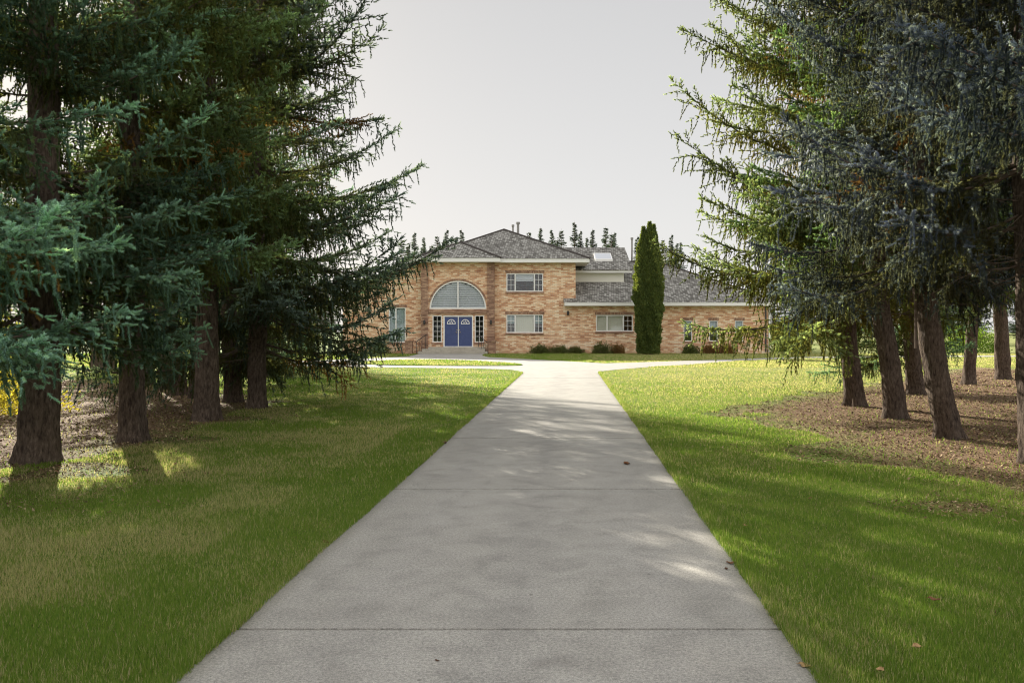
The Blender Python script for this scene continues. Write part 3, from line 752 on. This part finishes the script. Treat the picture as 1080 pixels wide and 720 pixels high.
# grass blades and needle litter (uncountable)
rng = np.random.default_rng(21)
def litter_mask(x, y):
    mr = np.minimum(8.4-np.abs(x-12.2), 1.3*x+11.2-y)
    ml = np.minimum(6.5-np.abs(-x-11.), np.minimum(y-8., -x+14-y))
    return np.maximum(mr, ml)
def vnoise(x, y, s, seed):
    r = np.random.default_rng(seed); G = r.random((64, 64))
    X = x*s; Y = y*s; xi = np.floor(X).astype(int); yi = np.floor(Y).astype(int); fx = X-xi; fy = Y-yi
    fx = fx*fx*(3-2*fx); fy = fy*fy*(3-2*fy)
    g_ = lambda a, b: G[a % 64, b % 64]
    return (g_(xi, yi)*(1-fx)+g_(xi+1, yi)*fx)*(1-fy)+(g_(xi, yi+1)*(1-fx)+g_(xi+1, yi+1)*fx)*fy
def inside(x, y, poly):
    c_ = np.zeros(len(x), bool)
    for (xa, ya), (xb, yb) in zip(poly, poly[1:]+poly[:1]):
        if ya == yb: continue
        c_ ^= ((ya > y) != (yb > y)) & (x < (xb-xa)*(y-ya)/(yb-ya)+xa)
    return c_
def blades(n, y0, y1, hgt, wid, xm=.62):
    # density falls with distance
    y = y0*(y1/y0)**rng.random(n)
    x = rng.uniform(-1, 1, n)*(xm*y+.5)
    left, right = cx(y)-HW, cx(y)+HW
    edge = rng.random(n) < .07
    x = np.where(edge, np.where(rng.random(n) < .5, left+rng.normal(.0, .045, n), right+rng.normal(.0, .045, n)), x)
    ok = ((x < left+.03+.02*(vnoise(x, y, 2.3, 8)-.5)) | (x > right-.03-.02*(vnoise(x, y, 2.3, 9)-.5))) | (y > 31)
    onisl = inside(x, y, isl)
    ok &= ~inside(x, y, road) | onisl
    ok &= ~((y > 58.2) & (x > -7.4) & (x < -1))
    lm = litter_mask(x, y)+(vnoise(x, y, 1.1, 1)-.5)*2.0
    ok &= (lm < .2) | (rng.random(n) < .06)
    x, y = x[ok], y[ok]; n = len(x)
    h = hgt*rng.uniform(.5, 1.3, n)*(1+.25*(vnoise(x, y, 3., 3)-.5)*2)*np.where((np.abs(x-cx(y)) < HW+.09), 1.45, 1)
    az = rng.uniform(0, 6.28, n); ben = rng.uniform(.1, .9, n)
    w = wid*rng.uniform(.6, 1.3, n)
    b = np.stack([x, y, np.where(onisl[ok], .045, .002)], 1); s = np.stack([np.cos(az+1.57), np.sin(az+1.57), 0*az], 1)*w[:, None]*.5
    d = np.stack([np.cos(az)*ben, np.sin(az)*ben, np.ones(n)], 1); d = norm(d)*h[:, None]
    V = np.stack([b-s, b+s, b+d], 1).reshape(-1, 3)
    pn = vnoise(x, y, .9, 5)*.6+vnoise(x, y, 2.7, 6)*.4
    straw = np.clip((pn-.32)*2.8, 0, 1)*np.where(x < cx(y)-2.2, 1.25, .45)
    sunlit_f = np.clip((y-15)/9, 0, 1)*np.clip((x-cx(y)+1)/6, 0, 1)  # more straw blades where the far right lawn is painted sunlit
    isst = rng.random(n) < .10+.5*straw+.5*sunlit_f
    ga = np.array((.095, .165, .028)); gb_ = np.array((.185, .24, .048)); stc = np.array((.40, .355, .19))
    c = ga+(gb_-ga)*rng.random((n, 1)); c = np.where(isst[:, None], stc*rng.uniform(.6, 1.1, (n, 1)), c)
    return V, np.repeat(c, 3, axis=0)
Vs, Cs = [], []
for args in ((520000, 3.3, 8.5, .038, .0045), (430000, 8.5, 20, .04, .009), (170000, 20, 36, .04, .02), (190000, 36, 59.9, .05, .045)):
    v, c = blades(*args); Vs.append(v); Cs.append(c)
V = np.concatenate(Vs); C = np.concatenate(Cs)
tag(link_mesh('grass', np_mesh('grass', V, np.arange(len(V)).reshape(-1, 3), M['grass'], C)), 'short mown green and straw coloured lawn grass beside the driveway', 'grass', kind='stuff')

n = 230000
y = 4.5*(34/4.5)**rng.random(n); x = rng.uniform(-1, 1, n)*.66*y
lm = litter_mask(x, y)+(vnoise(x, y, 1.1, 1)-.5)*2.0
ok = (lm > rng.normal(0, .5, n)) & (np.abs(x-cx(y)) > HW+.2)
x, y = x[ok], y[ok]; n = len(x)
az = rng.uniform(0, 6.28, n); s = rng.uniform(.009, .026, n)*(.6+y/24)
dx = np.stack([np.cos(az), np.sin(az), rng.normal(0, .35, n)], 1)*s[:, None]; dy = np.stack([-np.sin(az), np.cos(az), rng.normal(0, .35, n)], 1)*(s*rng.uniform(.15, .6, n))[:, None]
b = np.stack([x, y, np.abs(rng.normal(.008, .006, n))+.004], 1)
V = np.stack([b-dx, b-dy, b+dx, b+dy], 1).reshape(-1, 3)
cc = np.array([(.17, .108, .06), (.28, .19, .11), (.40, .30, .18), (.10, .06, .036), (.23, .14, .07)])[rng.integers(0, 5, n)]*rng.uniform(.7, 1.2, (n, 1))
tag(link_mesh('needle_litter', np_mesh('needle_litter', V, np.arange(4*n).reshape(-1, 4), M['litter'], np.repeat(cc, 4, axis=0), n=4)), 'brown needles, cone scales and dry bits strewn under the spruces', 'litter', kind='stuff')

# fallen leaves on and beside the drive
leafm = [principled('dry_leaf_%d' % i, c, .8, .2, noise_amt=.3, noise_scale=60) for i, c in enumerate([(.16, .075, .035), (.34, .22, .10), (.09, .05, .03)])]
def leaf(u, v, s, mi, label, z=.02, cat='leaf'):
    s *= .72
    D = 1350/(v-350); X = (u-540)/900*D
    r = random.Random(int(u*7+v)); a = r.uniform(0, 6.28)
    mb = MB(); n = 12; P = []
    for i in range(n+1):
        t = i/n; P.append((t-.5, .32*math.sin(PI*t)**.8*(1+.15*math.sin(t*17)), .18*(t-.5)**2+.05*math.sin(t*9)))
    top = [(s*p[0], s*p[1], s*(p[2]+.12)) for p in P]; bot = [(s*p[0], -s*p[1], s*(p[2]+.10)) for p in P]; midl = [(s*p[0], 0, s*(p[2]+.02)) for p in P]
    for i in range(n):
        mb.v += [midl[i], midl[i+1], top[i+1], top[i]]; b_ = len(mb.v)-4; mb.f.append((b_, b_+1, b_+2, b_+3))
        mb.v += [midl[i], bot[i], bot[i+1], midl[i+1]]; b_ = len(mb.v)-4; mb.f.append((b_, b_+1, b_+2, b_+3))
    mb.tube([(-s*.5, 0, s*.06), (-s*.75, s*.05, s*.03)], [s*.02, s*.012], 4)
    o = mb.build('fallen_leaf', leafm[mi]); o.location = (X, D, z); o.rotation_euler = (0, 0, a)
    tag(o, label, cat, 'dry leaves fallen on the drive and lawn')
leaf(468, 469, .17, 2, 'dark curled leaf on the left edge of the drive, farthest left one')
leaf(661, 491, .16, 0, 'brown leaf lying alone on the right half of the drive, mid distance')
leaf(344, 575, .10, 0, 'rust brown leaf on the left drive edge, the higher of two')
leaf(322, 596, .09, 1, 'tan leaf on the left drive edge, the lower of two')
leaf(771, 597, .09, 0, 'rust brown leaf on the right drive edge')
leaf(766, 603, .05, 2, 'tiny dark crumb of leaf beside the rust leaf at the right drive edge')
leaf(849, 707, .085, 1, 'curled tan leaf at the bottom right corner of the drive')
leaf(967, 692, .08, 1, 'pale leaf standing in the right grass near the picture bottom', .045)
leaf(928, 716, .07, 1, 'tan leaf in the right grass at the very bottom', .04)
leaf(786, 560, .05, 1, 'small pale leaf in the grass just right of the drive', .045)
leaf(744, 401+60, .05, 2, 'small dark leaf in the right grass at mid distance', .04)
leaf(985, 641, .09, 0, 'orange brown leaf in the shaded grass on the right', .045)
leaf(228, 679, .035, 2, 'tiny dark bit on the concrete near the front left joint')
leaf(461, 701, .035, 2, 'tiny dark bit on the nearest slab of the drive')

# ------------------------------------------------------------------ house
O = (0, 60, 0)
house = empty('brick_house', O, 'large two storey blended brick house with grey shingle hip roofs and blue double doors', 'house')
def hb(mb, name, mat, parent=None, smooth=False): return mb.build(name, mat, parent or house, O, smooth)

def wall_rects(mb, x0, x1, z0, z1, y0, y1, ops):
    zs = sorted({z0, z1, *[o[2] for o in ops], *[o[3] for o in ops]})
    for a, b in zip(zs[:-1], zs[1:]):
        cut = sorted([(o[0], o[1]) for o in ops if o[2] < b-1e-6 and o[3] > a+1e-6])
        x = x0
        for c0, c1 in cut:
            if c0 > x: mb.box(x, c0, y0, y1, a, b)
            x = max(x, c1)
        if x < x1: mb.box(x, x1, y0, y1, a, b)

W_UP = (-.4, 2.2, 4.33, 5.63); W_LO = (-.4, 2.2, 1.43, 2.73)
W_WING = (5.91, 8.51, 1.53, 2.70)
W_N = [(12.07, 12.67, .85, 2.30), (13.87, 14.47, .85, 2.30), (15.67, 16.27, .85, 2.30)]
W_LEFT = (-8.67, -7.47, .77, 3.23)
w = MB()
wall_rects(w, -11.9, -6.352, 0, 3.5, 60, 60.28, [W_LEFT])
w.prism_xz([(-11.9, 3.5), (-6.352, 3.5), (-6.352, 6.33), (-6.9, 6.28), (-11.9, 3.98)], 60, 60.28)
wall_rects(w, -1.22, 4.47, 0, 6.33, 60, 60.28, [W_UP, W_LO])
wall_rects(w, 4.47, 18.1, 0, 3.32, 60, 60.28, [W_WING]+W_N)
w.box(17.82, 18.1, 60.28, 73.6, 0, 3.32); w.box(4.19, 4.47, 60.28, 71, 0, 6.33); w.box(-11.9, -11.62, 60.28, 70, 0, 3.9)
w.box(-11.62, 17.82, 73.3, 73.6, 0, 3.32); w.box(-6.8, 4.19, 70.7, 71, 0, 6.33); w.box(-11.62, -6.8, 69.7, 70, 0, 3.9)
hb(w, 'wall', M['brick'])
# entry bay
e = MB()
YE = 59.62
DOOR = (-4.80, -2.71, .49, 2.66); SL = (-5.56, -4.90, .77, 2.66); SR = (-2.61, -1.95, .77, 2.66)
wall_rects(e, -5.85, -1.72, 0, 3.10, YE, YE+.28, [DOOR, SL, SR])
ACX, ACZ, AR = -3.775, 3.10, 1.985
N_ = 40
prev = None
for i in range(N_+1):
    a = PI*i/N_
    c, s = math.cos(a), math.sin(a)
    pa = (ACX+AR*c, ACZ+AR*s)
    # outer rect point on ray
    kx = (2.055 if c > 0 else 2.075)/max(abs(c), 1e-6); kz = 3.23/max(abs(s), 1e-6); k = min(kx, kz)
    po = (ACX+k*c, ACZ+k*s)
    if prev:
        qa, qo = prev
        e.poly([(qa[0], YE, qa[1]), (qo[0], YE, qo[1]), (po[0], YE, po[1]), (pa[0], YE, pa[1])][::-1])
        # fill the corner
        if abs(qo[0]-po[0]) > 1e-3 and abs(qo[1]-po[1]) > 1e-3:
            cxn = ACX+2.055 if c > 0 else ACX-2.075
            e.poly([(qo[0], YE, qo[1]), (cxn, YE, ACZ+3.23), (po[0], YE, po[1])])
        e.poly([(qa[0], YE, qa[1]), (pa[0], YE, pa[1]), (pa[0], YE+.28, pa[1]), (qa[0], YE+.28, qa[1])])
    prev = (pa, po)
hb(e, 'entry_wall', M['brick'])
pl = MB(); pl.box(-6.35, -5.85, 59.5, 60.1, 0, 6.33); hb(pl, 'pilaster', M['dbrick'])
pl = MB(); pl.box(-1.72, -1.222, 59.5, 60.1, 0, 6.33); hb(pl, 'pilaster', M['dbrick'])
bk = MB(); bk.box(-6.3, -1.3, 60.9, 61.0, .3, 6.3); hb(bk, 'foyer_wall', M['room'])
ld = MB(); ld.box(-5.83, -1.74, YE-.07, YE-.002, 2.74, 2.84); ld.box(-5.83, -1.74, YE-.11, YE-.002, 2.841, 3.06); hb(ld, 'brick_ledge', M['dbrick'])

def window(x0, x1, z0, z1, y, cols, back, lintel=True, grids=(), fw=.075, backs=None, label=None):
    """frame with mullions, muntin grids, glass, blinds behind, sill and brick lintel"""
    f = MB(); ya, yb = y+.03, y+.12
    f.box(x0, x1, ya, yb, z1-fw, z1); f.box(x0, x1, ya, yb, z0, z0+fw)
    f.box(x0, x0+fw, ya, yb, z0+fw, z1-fw); f.box(x1-fw, x1, ya, yb, z0+fw, z1-fw)
    xs = [x0+fw]+[x0+(x1-x0)*c for c in cols]+[x1-fw]
    for c in xs[1:-1]: f.box(c-fw*.6, c+fw*.6, ya-.005, yb, z0+fw, z1-fw)
    win = hb(f, 'window', M['white'])
    p = MB(); p.box(x0+fw, x1-fw, y+.085, y+.091, z0+fw, z1-fw); hb(p, 'pane', M['glass'], win)
    if grids:
        g_ = MB()
        for (ci, nx, nz) in grids:
            a, b = xs[ci], xs[ci+1]
            if ci > 0: a += fw*.6
            if ci < len(xs)-2: b -= fw*.6
            for i in range(1, nx): g_.box(a+(b-a)*i/nx-.014, a+(b-a)*i/nx+.014, y+.055, y+.08, z0+fw, z1-fw)
            for i in range(1, nz): g_.box(a, b, y+.053, y+.078, z0+fw+(z1-z0-2*fw)*i/nz-.013, z0+fw+(z1-z0-2*fw)*i/nz+.013)
        hb(g_, 'muntin_grid', M['white'], win)
    for ci, mt, frac in back:
        b_ = MB(); a, c = xs[ci], xs[ci+1]
        zt = z1-fw; zb_ = z1-fw-(z1-z0-2*fw)*frac
        nsl = max(4, int((zt-zb_)/.09))
        if mt == 'blind':
            for i in range(nsl):
                q = zb_+(zt-zb_)*i/nsl
                b_.box(a, c, y+.15, y+.165, q+.006, q+(zt-zb_)/nsl*.93)
        else:
            nf = 9
            for i in range(nf):
                b_.box(a+(c-a)*i/nf, a+(c-a)*(i+1)/nf-.004, y+.16+(i % 2)*.02, y+.175+(i % 2)*.02, zb_, zt)
        hb(b_, 'blind' if mt == 'blind' else 'curtain', M[mt], win)
    s = MB(); s.box(x0-.06, x1+.06, y-.06, y+.03, z0-.13, z0-.004); hb(s, 'sill', M['dbrick'], win)
    if lintel:
        l = MB(); l.box(x0-.08, x1+.08, y-.014, y+.03, z1+.004, z1+.2); hb(l, 'lintel', M['soldier'], win)
    return win

window(*W_UP, 60, (.24, .76), [(1, 'blind', .42)], grids=((0, 2, 3), (2, 2, 3)))
window(*W_LO, 60, (.24, .76), [(1, 'curtain', 1.), (0, 'bluecurt', .5), (2, 'bluecurt', .5)], grids=((0, 2, 3), (2, 2, 3)))
window(*W_WING, 60, (.30, .74), [(1, 'curtain', 1.), (0, 'curtain', 1.)], grids=((2, 2, 3),))
for q in W_N: window(*q, 60, (), [(0, 'bluecurt', .35)], fw=.055)
window(*W_LEFT, 60, (.42,), [(0, 'bluecurt', 1.), (1, 'bluecurt', 1.)], fw=.07)
# side lights
for q in (SL, SR): window(*q, YE, (), [], lintel=False, grids=((0, 2, 5),), fw=.07)
# arched window
f = MB()
rin = AR-.10
for i in range(N_):
    a0, a1 = PI*i/N_, PI*(i+1)/N_
    pts = [(ACX+AR*math.cos(a0), ACZ+AR*math.sin(a0)), (ACX+AR*math.cos(a1), ACZ+AR*math.sin(a1)), (ACX+rin*math.cos(a1), ACZ+rin*math.sin(a1)), (ACX+rin*math.cos(a0), ACZ+rin*math.sin(a0))]
    f.prism_xz(pts, YE+.02, YE+.12)
f.box(ACX-AR, ACX+AR, YE-.015, YE+.12, ACZ-.005, ACZ+.1); f.box(ACX-.045, ACX+.045, YE+.015, YE+.12, ACZ+.1, ACZ+rin-.005)
aw = hb(f, 'arched_window', M['white'])
p = MB(); p.prism_xz([(ACX+(rin)*math.cos(PI*i/N_), ACZ+.03+(rin-.03)*math.sin(PI*i/N_)) for i in range(N_+1)], YE+.08, YE+.086); hb(p, 'pane', M['glass'], aw)
b_ = MB(); nb = 15
for i in range(nb):
    z0 = .1+i*(AR-.1)/nb; z1 = z0+(AR-.1)/nb*.84
    hw = math.sqrt(max(0, rin**2-z1**2))+.03
    b_.box(ACX-hw, ACX+hw, YE+.14, YE+.16, ACZ+z0, ACZ+z1)
hb(b_, 'blind', M['blind'], aw)
t_ = MB()
for i in range(N_):
    a0, a1 = PI*i/N_, PI*(i+1)/N_-.006
    r1, r2 = AR+.002, AR+.13
    pts = [(ACX+r2*math.cos(a0), ACZ+r2*math.sin(a0)), (ACX+r2*math.cos(a1), ACZ+r2*math.sin(a1)), (ACX+r1*math.cos(a1), ACZ+r1*math.sin(a1)), (ACX+r1*math.cos(a0), ACZ+r1*math.sin(a0))]
    if abs(pts[0][0]-ACX) < 2.04: t_.prism_xz(pts, YE-.02, YE+.01)
hb(t_, 'arch_bricks', M['dbrick'], aw)
# doors
fr = MB(); x0, x1, z0, z1 = DOOR
fr.box(x0, x0+.09, YE+.02, YE+.14, z0, z1); fr.box(x1-.09, x1, YE+.02, YE+.14, z0, z1); fr.box(x0+.09, x1-.09, YE+.02, YE+.14, z1-.1, z1)
hb(fr, 'door_frame', M['white'])
mx_ = (x0+x1)/2
fan_mat = M['white']
for sgn in (-1, 1):
    a, b = (x0+.095, mx_-.03) if sgn < 0 else (mx_+.03, x1-.095)
    d = MB(); d.box(a, b, YE+.06, YE+.11, z0+.02, z1-.105)
    cxx = (a+b)/2
    # raised panels
    for (pz0, pz1) in ((z0+.16, z0+.72), (z0+.84, z0+1.40)):
        for (px0, px1) in ((a+.12, cxx-.05), (cxx+.05, b-.12)):
            d.box(px0, px1, YE+.045, YE+.06, pz0, pz1)
    dd_ = hb(d, 'door', M['blue'])
    fl = MB(); cz = z0+1.60; rr = .30
    for i in range(14):
        a0, a1 = PI*i/14, PI*(i+1)/14
        for (r1, r2) in ((rr-.05, rr), (.08, .12)):
            fl.prism_xz([(cxx+r2*math.cos(a0), cz+r2*math.sin(a0)), (cxx+r2*math.cos(a1), cz+r2*math.sin(a1)), (cxx+r1*math.cos(a1), cz+r1*math.sin(a1)), (cxx+r1*math.cos(a0), cz+r1*math.sin(a0))], YE+.035, YE+.058)
    fl.box(cxx-rr, cxx+rr, YE+.033, YE+.058, cz-.045, cz)
    for k in (1, 2, 3):
        a0 = PI*k/4; c, s = math.cos(a0), math.sin(a0)
        fl.prism_xz([(cxx+.12*c-.012*s, cz+.12*s+.012*c), (cxx+.12*c+.012*s, cz+.12*s-.012*c), (cxx+(rr-.05)*c+.012*s, cz+(rr-.05)*s-.012*c), (cxx+(rr-.05)*c-.012*s, cz+(rr-.05)*s+.012*c)], YE+.037, YE+.057)
    hb(fl, 'fan_light', M['white'], dd_)
    h = MB(); hx = b-.06 if sgn < 0 else a+.06
    h.tube([(hx, YE+.06, z0+.98), (hx, YE+.0, z0+.98), (hx-sgn*-.09, YE-.0, z0+.98)], .016, 6); h.tube([(hx, YE+.055, z0+1.15), (hx, YE+.03, z0+1.15)], .03, 8)
    hb(h, 'door_handle', M['brass'], dd_)
st = MB(); st.box(mx_-.028, mx_+.028, YE+.03, YE+.12, z0+.02, z1-.105); st.box(x0, x1, YE-.03, YE+.14, z0-.03, z0+.015); hb(st, 'door_post', M['white'])
# steps
s = MB()
s.box(-6.45, -1.68, 58.35, 59.5, -.02, .163); s.box(-6.2, -1.85, 58.68, 59.61, .163, .326); s.box(-5.8, -1.9, 59.0, 59.615, .326, .46)
hb(s, 'steps', M['step'])
s = MB(); s.box(-7.35, -6.86, 58.6, 59.2, 0, .86); s.box(-7.40, -6.81, 58.55, 59.25, .86, .93); hb(s, 'brick_pier', M['dbrick'])
s = MB(); s.box(-1.62, -1.12, 58.6, 59.2, 0, .86); s.box(-1.67, -1.07, 58.55, 59.25, .86, .93); hb(s, 'brick_pier', M['dbrick'])
for x, sx in ((-6.55, -1), (-1.78, 1)):
    r_ = MB()
    r_.tube([(x, 58.45, 0), (x, 58.45, .82)], .02, 6); r_.tube([(x-sx*.55, 59.35, .3), (x-sx*.55, 59.35, 1.28)], .02, 6)
    r_.tube([(x+sx*.1, 58.3, .78), (x, 58.45, .84), (x-sx*.55, 59.35, 1.3), (x-sx*.62, 59.45, 1.3)], .024, 6)
    for k in (.3, .6): r_.tube([(x-sx*.55*k, 58.45+.9*k, .1), (x-sx*.55*k, 58.45+.9*k, .84+.46*k)], .012, 5)
    hb(r_, 'handrail', M['metal'])

# eaves
ev = MB()
ev.box(-6.75, 5.4, 59.4, 71.3, 6.335, 6.598); ev.box(-6.78, -.80, 58.9, 59.4, 6.338, 6.601)
hb(ev, 'eaves', M['white'])
ra = MB(); ra.prism_xz([(-12.3, 3.86), (-6.76, 6.34), (-6.76, 6.58), (-12.3, 4.10)], 59.36, 59.42); 
ra.prism_xz([(-12.28, 3.90), (-6.84, 6.34), (-6.84, 6.50), (-12.28, 4.06)], 59.42, 70.2); hb(ra, 'eaves', M['white'])
ev = MB(); ev.box(3.66, 18.7, 59.4, 59.998, 3.325, 3.56); ev.box(4.48, 18.7, 59.998, 74.2, 3.322, 3.558); hb(ev, 'eaves', M['white'])
# main hip roof
AP = (-.62, 65.35, 9.32)
c0, c1, c2, c3 = (-6.72, 59.37, 6.6), (5.43, 59.37, 6.6), (5.43, 71.33, 6.6), (-6.72, 71.33, 6.6)
r_ = MB(); r_.poly([c0, c1, AP]); r_.poly([c1, c2, AP]); r_.poly([c2, c3, AP]); r_.poly([c3, c0, AP])
a0, a1, ap, bp_ = (-6.81, 58.87, 6.603), (-.77, 58.87, 6.603), (-3.72, 61.85, 7.98), (-3.72, 63.4, 7.98)
r_.poly([a0, a1, ap]); r_.poly([a1, (-.77, 60.4, 6.603), bp_, ap]); r_.poly([a0, ap, bp_, (-6.81, 60.4, 6.603)])
roof = hb(r_, 'roof', M['shingle'])
cp = MB()
for a, b in ((c1, AP), (c0, AP), (a1, ap), (a0, ap), (ap, bp_)):
    cp.tube([(a[0], a[1], a[2]+.02), (b[0], b[1], b[2]+.02)], .075, 5)
hb(cp, 'ridge_caps', M['cap'], roof)
r_ = MB(); r_.prism_xz([(-12.35, 4.06), (-6.7, 6.585), (-6.7, 6.68), (-12.35, 4.155)], 59.33, 70.25); hb(r_, 'roof', M['shingle'])
# wing roof
sl = (6.99-3.565)/(66.85-59.37)
def zr(y): return 3.565+sl*(y-59.37)
r_ = MB()
r_.poly([(3.62, 59.37, zr(59.37)), (18.73, 59.37, zr(59.37)), (11.3, 66.85, zr(66.85)), (4.475, 66.85, zr(66.85)), (4.475, 59.99, zr(59.99)), (3.62, 59.99, zr(59.99))])
r_.poly([(18.73, 59.37, 3.565), (18.73, 74.33, 3.565), (11.3, 66.85, 6.99)])
r_.poly([(18.73, 74.33, 3.565), (4.475, 74.33, 3.565), (4.475, 66.85, 6.99), (11.3, 66.85, 6.99)])
r_.poly([(3.62, 59.37, 3.565), (3.62, 59.99, zr(59.99)), (3.62, 59.99, 3.565)])
wr = hb(r_, 'roof', M['shingle'])
cp = MB(); cp.tube([(18.73, 59.37, 3.59), (11.3, 66.85, 7.01), (9, 66.85, 7.01)], .07, 5); hb(cp, 'ridge_caps', M['cap'], wr)
# raised clerestory
cl = MB(); cl.box(4.48, 8.25, 62.9, 63.0, 4.9, 5.86); cl.prism_yz([(63.0, 5.0), (71, 5.0), (71, 6.0), (67, 7.95), (63.0, 6.0)], 8.15, 8.25); hb(cl, 'clerestory_wall', M['cream'])
f = MB(); f.box(4.48, 8.78, 62.45, 62.55, 5.83, 6.03); f.box(4.48, 8.78, 62.55, 62.9, 5.84, 5.87); hb(f, 'eaves', M['white'])
s2 = (8.09-6.03)/(67-62.42)
r_ = MB(); r_.prism_yz([(62.40, 5.99), (67, 8.06), (71.6, 5.99), (71.6, 6.06), (67, 8.13), (62.40, 6.06)], 4.0, 8.84)
ur = hb(r_, 'roof', M['shingle'])
sk = MB()
zz = lambda y: 6.06+(8.13-6.06)/(67-62.4)*(y-62.4)
sx0, sx1, sy0, sy1 = 6.25, 7.55, 64.05, 65.35
for dx0, dx1, dy0, dy1 in ((sx0, sx1, sy0, sy0+.1), (sx0, sx1, sy1-.1, sy1), (sx0, sx0+.08, sy0+.1, sy1-.1), (sx1-.08, sx1, sy0+.1, sy1-.1)):
    b0 = len(sk.v)
    sk.v += [(dx0, dy0, zz(dy0)-.02), (dx1, dy0, zz(dy0)-.02), (dx1, dy1, zz(dy1)-.02), (dx0, dy1, zz(dy1)-.02), (dx0, dy0, zz(dy0)+.16), (dx1, dy0, zz(dy0)+.16), (dx1, dy1, zz(dy1)+.16), (dx0, dy1, zz(dy1)+.16)]
    sk.f += [tuple(b0+i for i in q) for q in ((0, 3, 2, 1), (4, 5, 6, 7), (0, 1, 5, 4), (1, 2, 6, 5), (2, 3, 7, 6), (3, 0, 4, 7))]
skl = hb(sk, 'skylight', M['white'], ur)
p = MB(); p.poly([(sx0+.08, sy0+.1, zz(sy0+.1)+.14), (sx1-.08, sy0+.1, zz(sy0+.1)+.14), (sx1-.08, sy1-.1, zz(sy1-.1)+.14), (sx0+.08, sy1-.1, zz(sy1-.1)+.14)])
hb(p, 'pane', M['blind'], ur)
# vents, pipe
for (x, y, z0, z1, r) in ((.07, 66.6, 8.5, 9.72, .07), (.47, 66.8, 8.4, 9.95, .10), (9.4, 66.9, 6.8, 8.75, .07), (12.05, 67.2, 6.0, 7.5, .06)):
    v_ = MB(); v_.tube([(x, y, z0), (x, y, z1)], r, 8); v_.tube([(x, y, z1-.02), (x, y, z1+.14)], r*1.6, 8)
    hb(v_, 'vent_pipe', M['galv'])
# gutter downspout and wall lamps
d = MB(); d.box(17.78, 17.88, 59.93, 59.998, .1, 3.3); hb(d, 'downspout', M['metal'])
d = MB(); d.box(18.02, 18.14, 59.88, 59.99, .1, 3.3); hb(d, 'downspout', M['white'])
for (x, y, z) in ((3.93, 59.99, 2.8), (-1.47, 59.49, 2.15), (-6.1, 59.49, 2.15)):
    l_ = MB(); l_.box(x-.05, x+.05, y-.04, y, z-.12, z+.12); l_.tube([(x, y-.02, z+.05), (x, y-.14, z+.16)], .012, 5)
    l_.tube([(x, y-.15, z-.12), (x, y-.15, z-.05), (x, y-.15, z+.12), (x, y-.15, z+.19)], [.05, .075, .085, .02], 8)
    hb(l_, 'wall_lamp', M['metal'])

# ------------------------------------------------------------------ light, sky, camera
ELEV, AZ = 21.5, -27.
w = bpy.data.worlds.new('World'); sc.world = w; w.use_nodes = True
nt = w.node_tree; nt.nodes.clear(); N = NT(nt)
sky = N.n('ShaderNodeTexSky', sky_type='NISHITA'); sky.sun_disc = False
sky.sun_elevation = R(ELEV); sky.sun_rotation = R(AZ % 360); sky.dust_density = 2.; sky.air_density = 1.; sky.ozone_density = 1.
# thin bright overcast veil: horizon dimmer than the zenith
tc = N.n('ShaderNodeTexCoord'); sp = N.n('ShaderNodeSeparateXYZ'); N.l(tc.outputs['Generated'], sp.inputs[0])
veil = N.ramp(sp.outputs[2], [(0., (3.85, 3.80, 3.76)), (.12, (3.7, 3.66, 3.63)), (.36, (3.05, 3.03, 3.03)), (.8, (4.4, 4.45, 4.6))])
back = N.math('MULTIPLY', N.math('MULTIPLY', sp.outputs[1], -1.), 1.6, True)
veil = N.mix(back, veil, (7.3, 7.1, 7.0))      # sky brightened behind the viewer, added to fill facade and foliage
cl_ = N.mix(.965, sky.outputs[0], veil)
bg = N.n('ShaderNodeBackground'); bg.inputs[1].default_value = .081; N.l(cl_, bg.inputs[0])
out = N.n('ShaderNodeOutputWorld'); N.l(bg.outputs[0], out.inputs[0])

sd = bpy.data.lights.new('sun', 'SUN'); sd.energy = 5.; sd.angle = R(.5); sd.color = (1., .93, .80)
so = bpy.data.objects.new('sun', sd); col.objects.link(so)
from mathutils import Vector
dirv = Vector((math.sin(R(AZ))*math.cos(R(ELEV)), math.cos(R(AZ))*math.cos(R(ELEV)), math.sin(R(ELEV))))
so.rotation_euler = dirv.to_track_quat('Z', 'Y').to_euler(); so.location = (-20, 40, 30)

cd = bpy.data.cameras.new('camera'); cam = bpy.data.objects.new('camera', cd); col.objects.link(cam)
cam.location = (0, 0, 1.5); cam.rotation_euler = (R(90), 0, 0)
cd.lens = 30; cd.sensor_width = 36; cd.shift_y = -10/1080; cd.clip_end = 3000; cd.clip_start = .05
sc.camera = cam
sc.view_settings.view_transform = 'Standard'; sc.view_settings.look = 'None'; sc.view_settings.gamma = 1
sc.cycles.filter_width = 1.1
sc.view_settings.exposure = 1.4
c = sc.cycles
c.max_bounces = 6; c.diffuse_bounces = 4; c.glossy_bounces = 2; c.transmission_bounces = 4; c.transparent_max_bounces = 8
c.use_denoising = True
try:
    c.denoiser = 'OPENIMAGEDENOISE'; c.denoising_input_passes = 'RGB_ALBEDO_NORMAL'
except Exception: pass
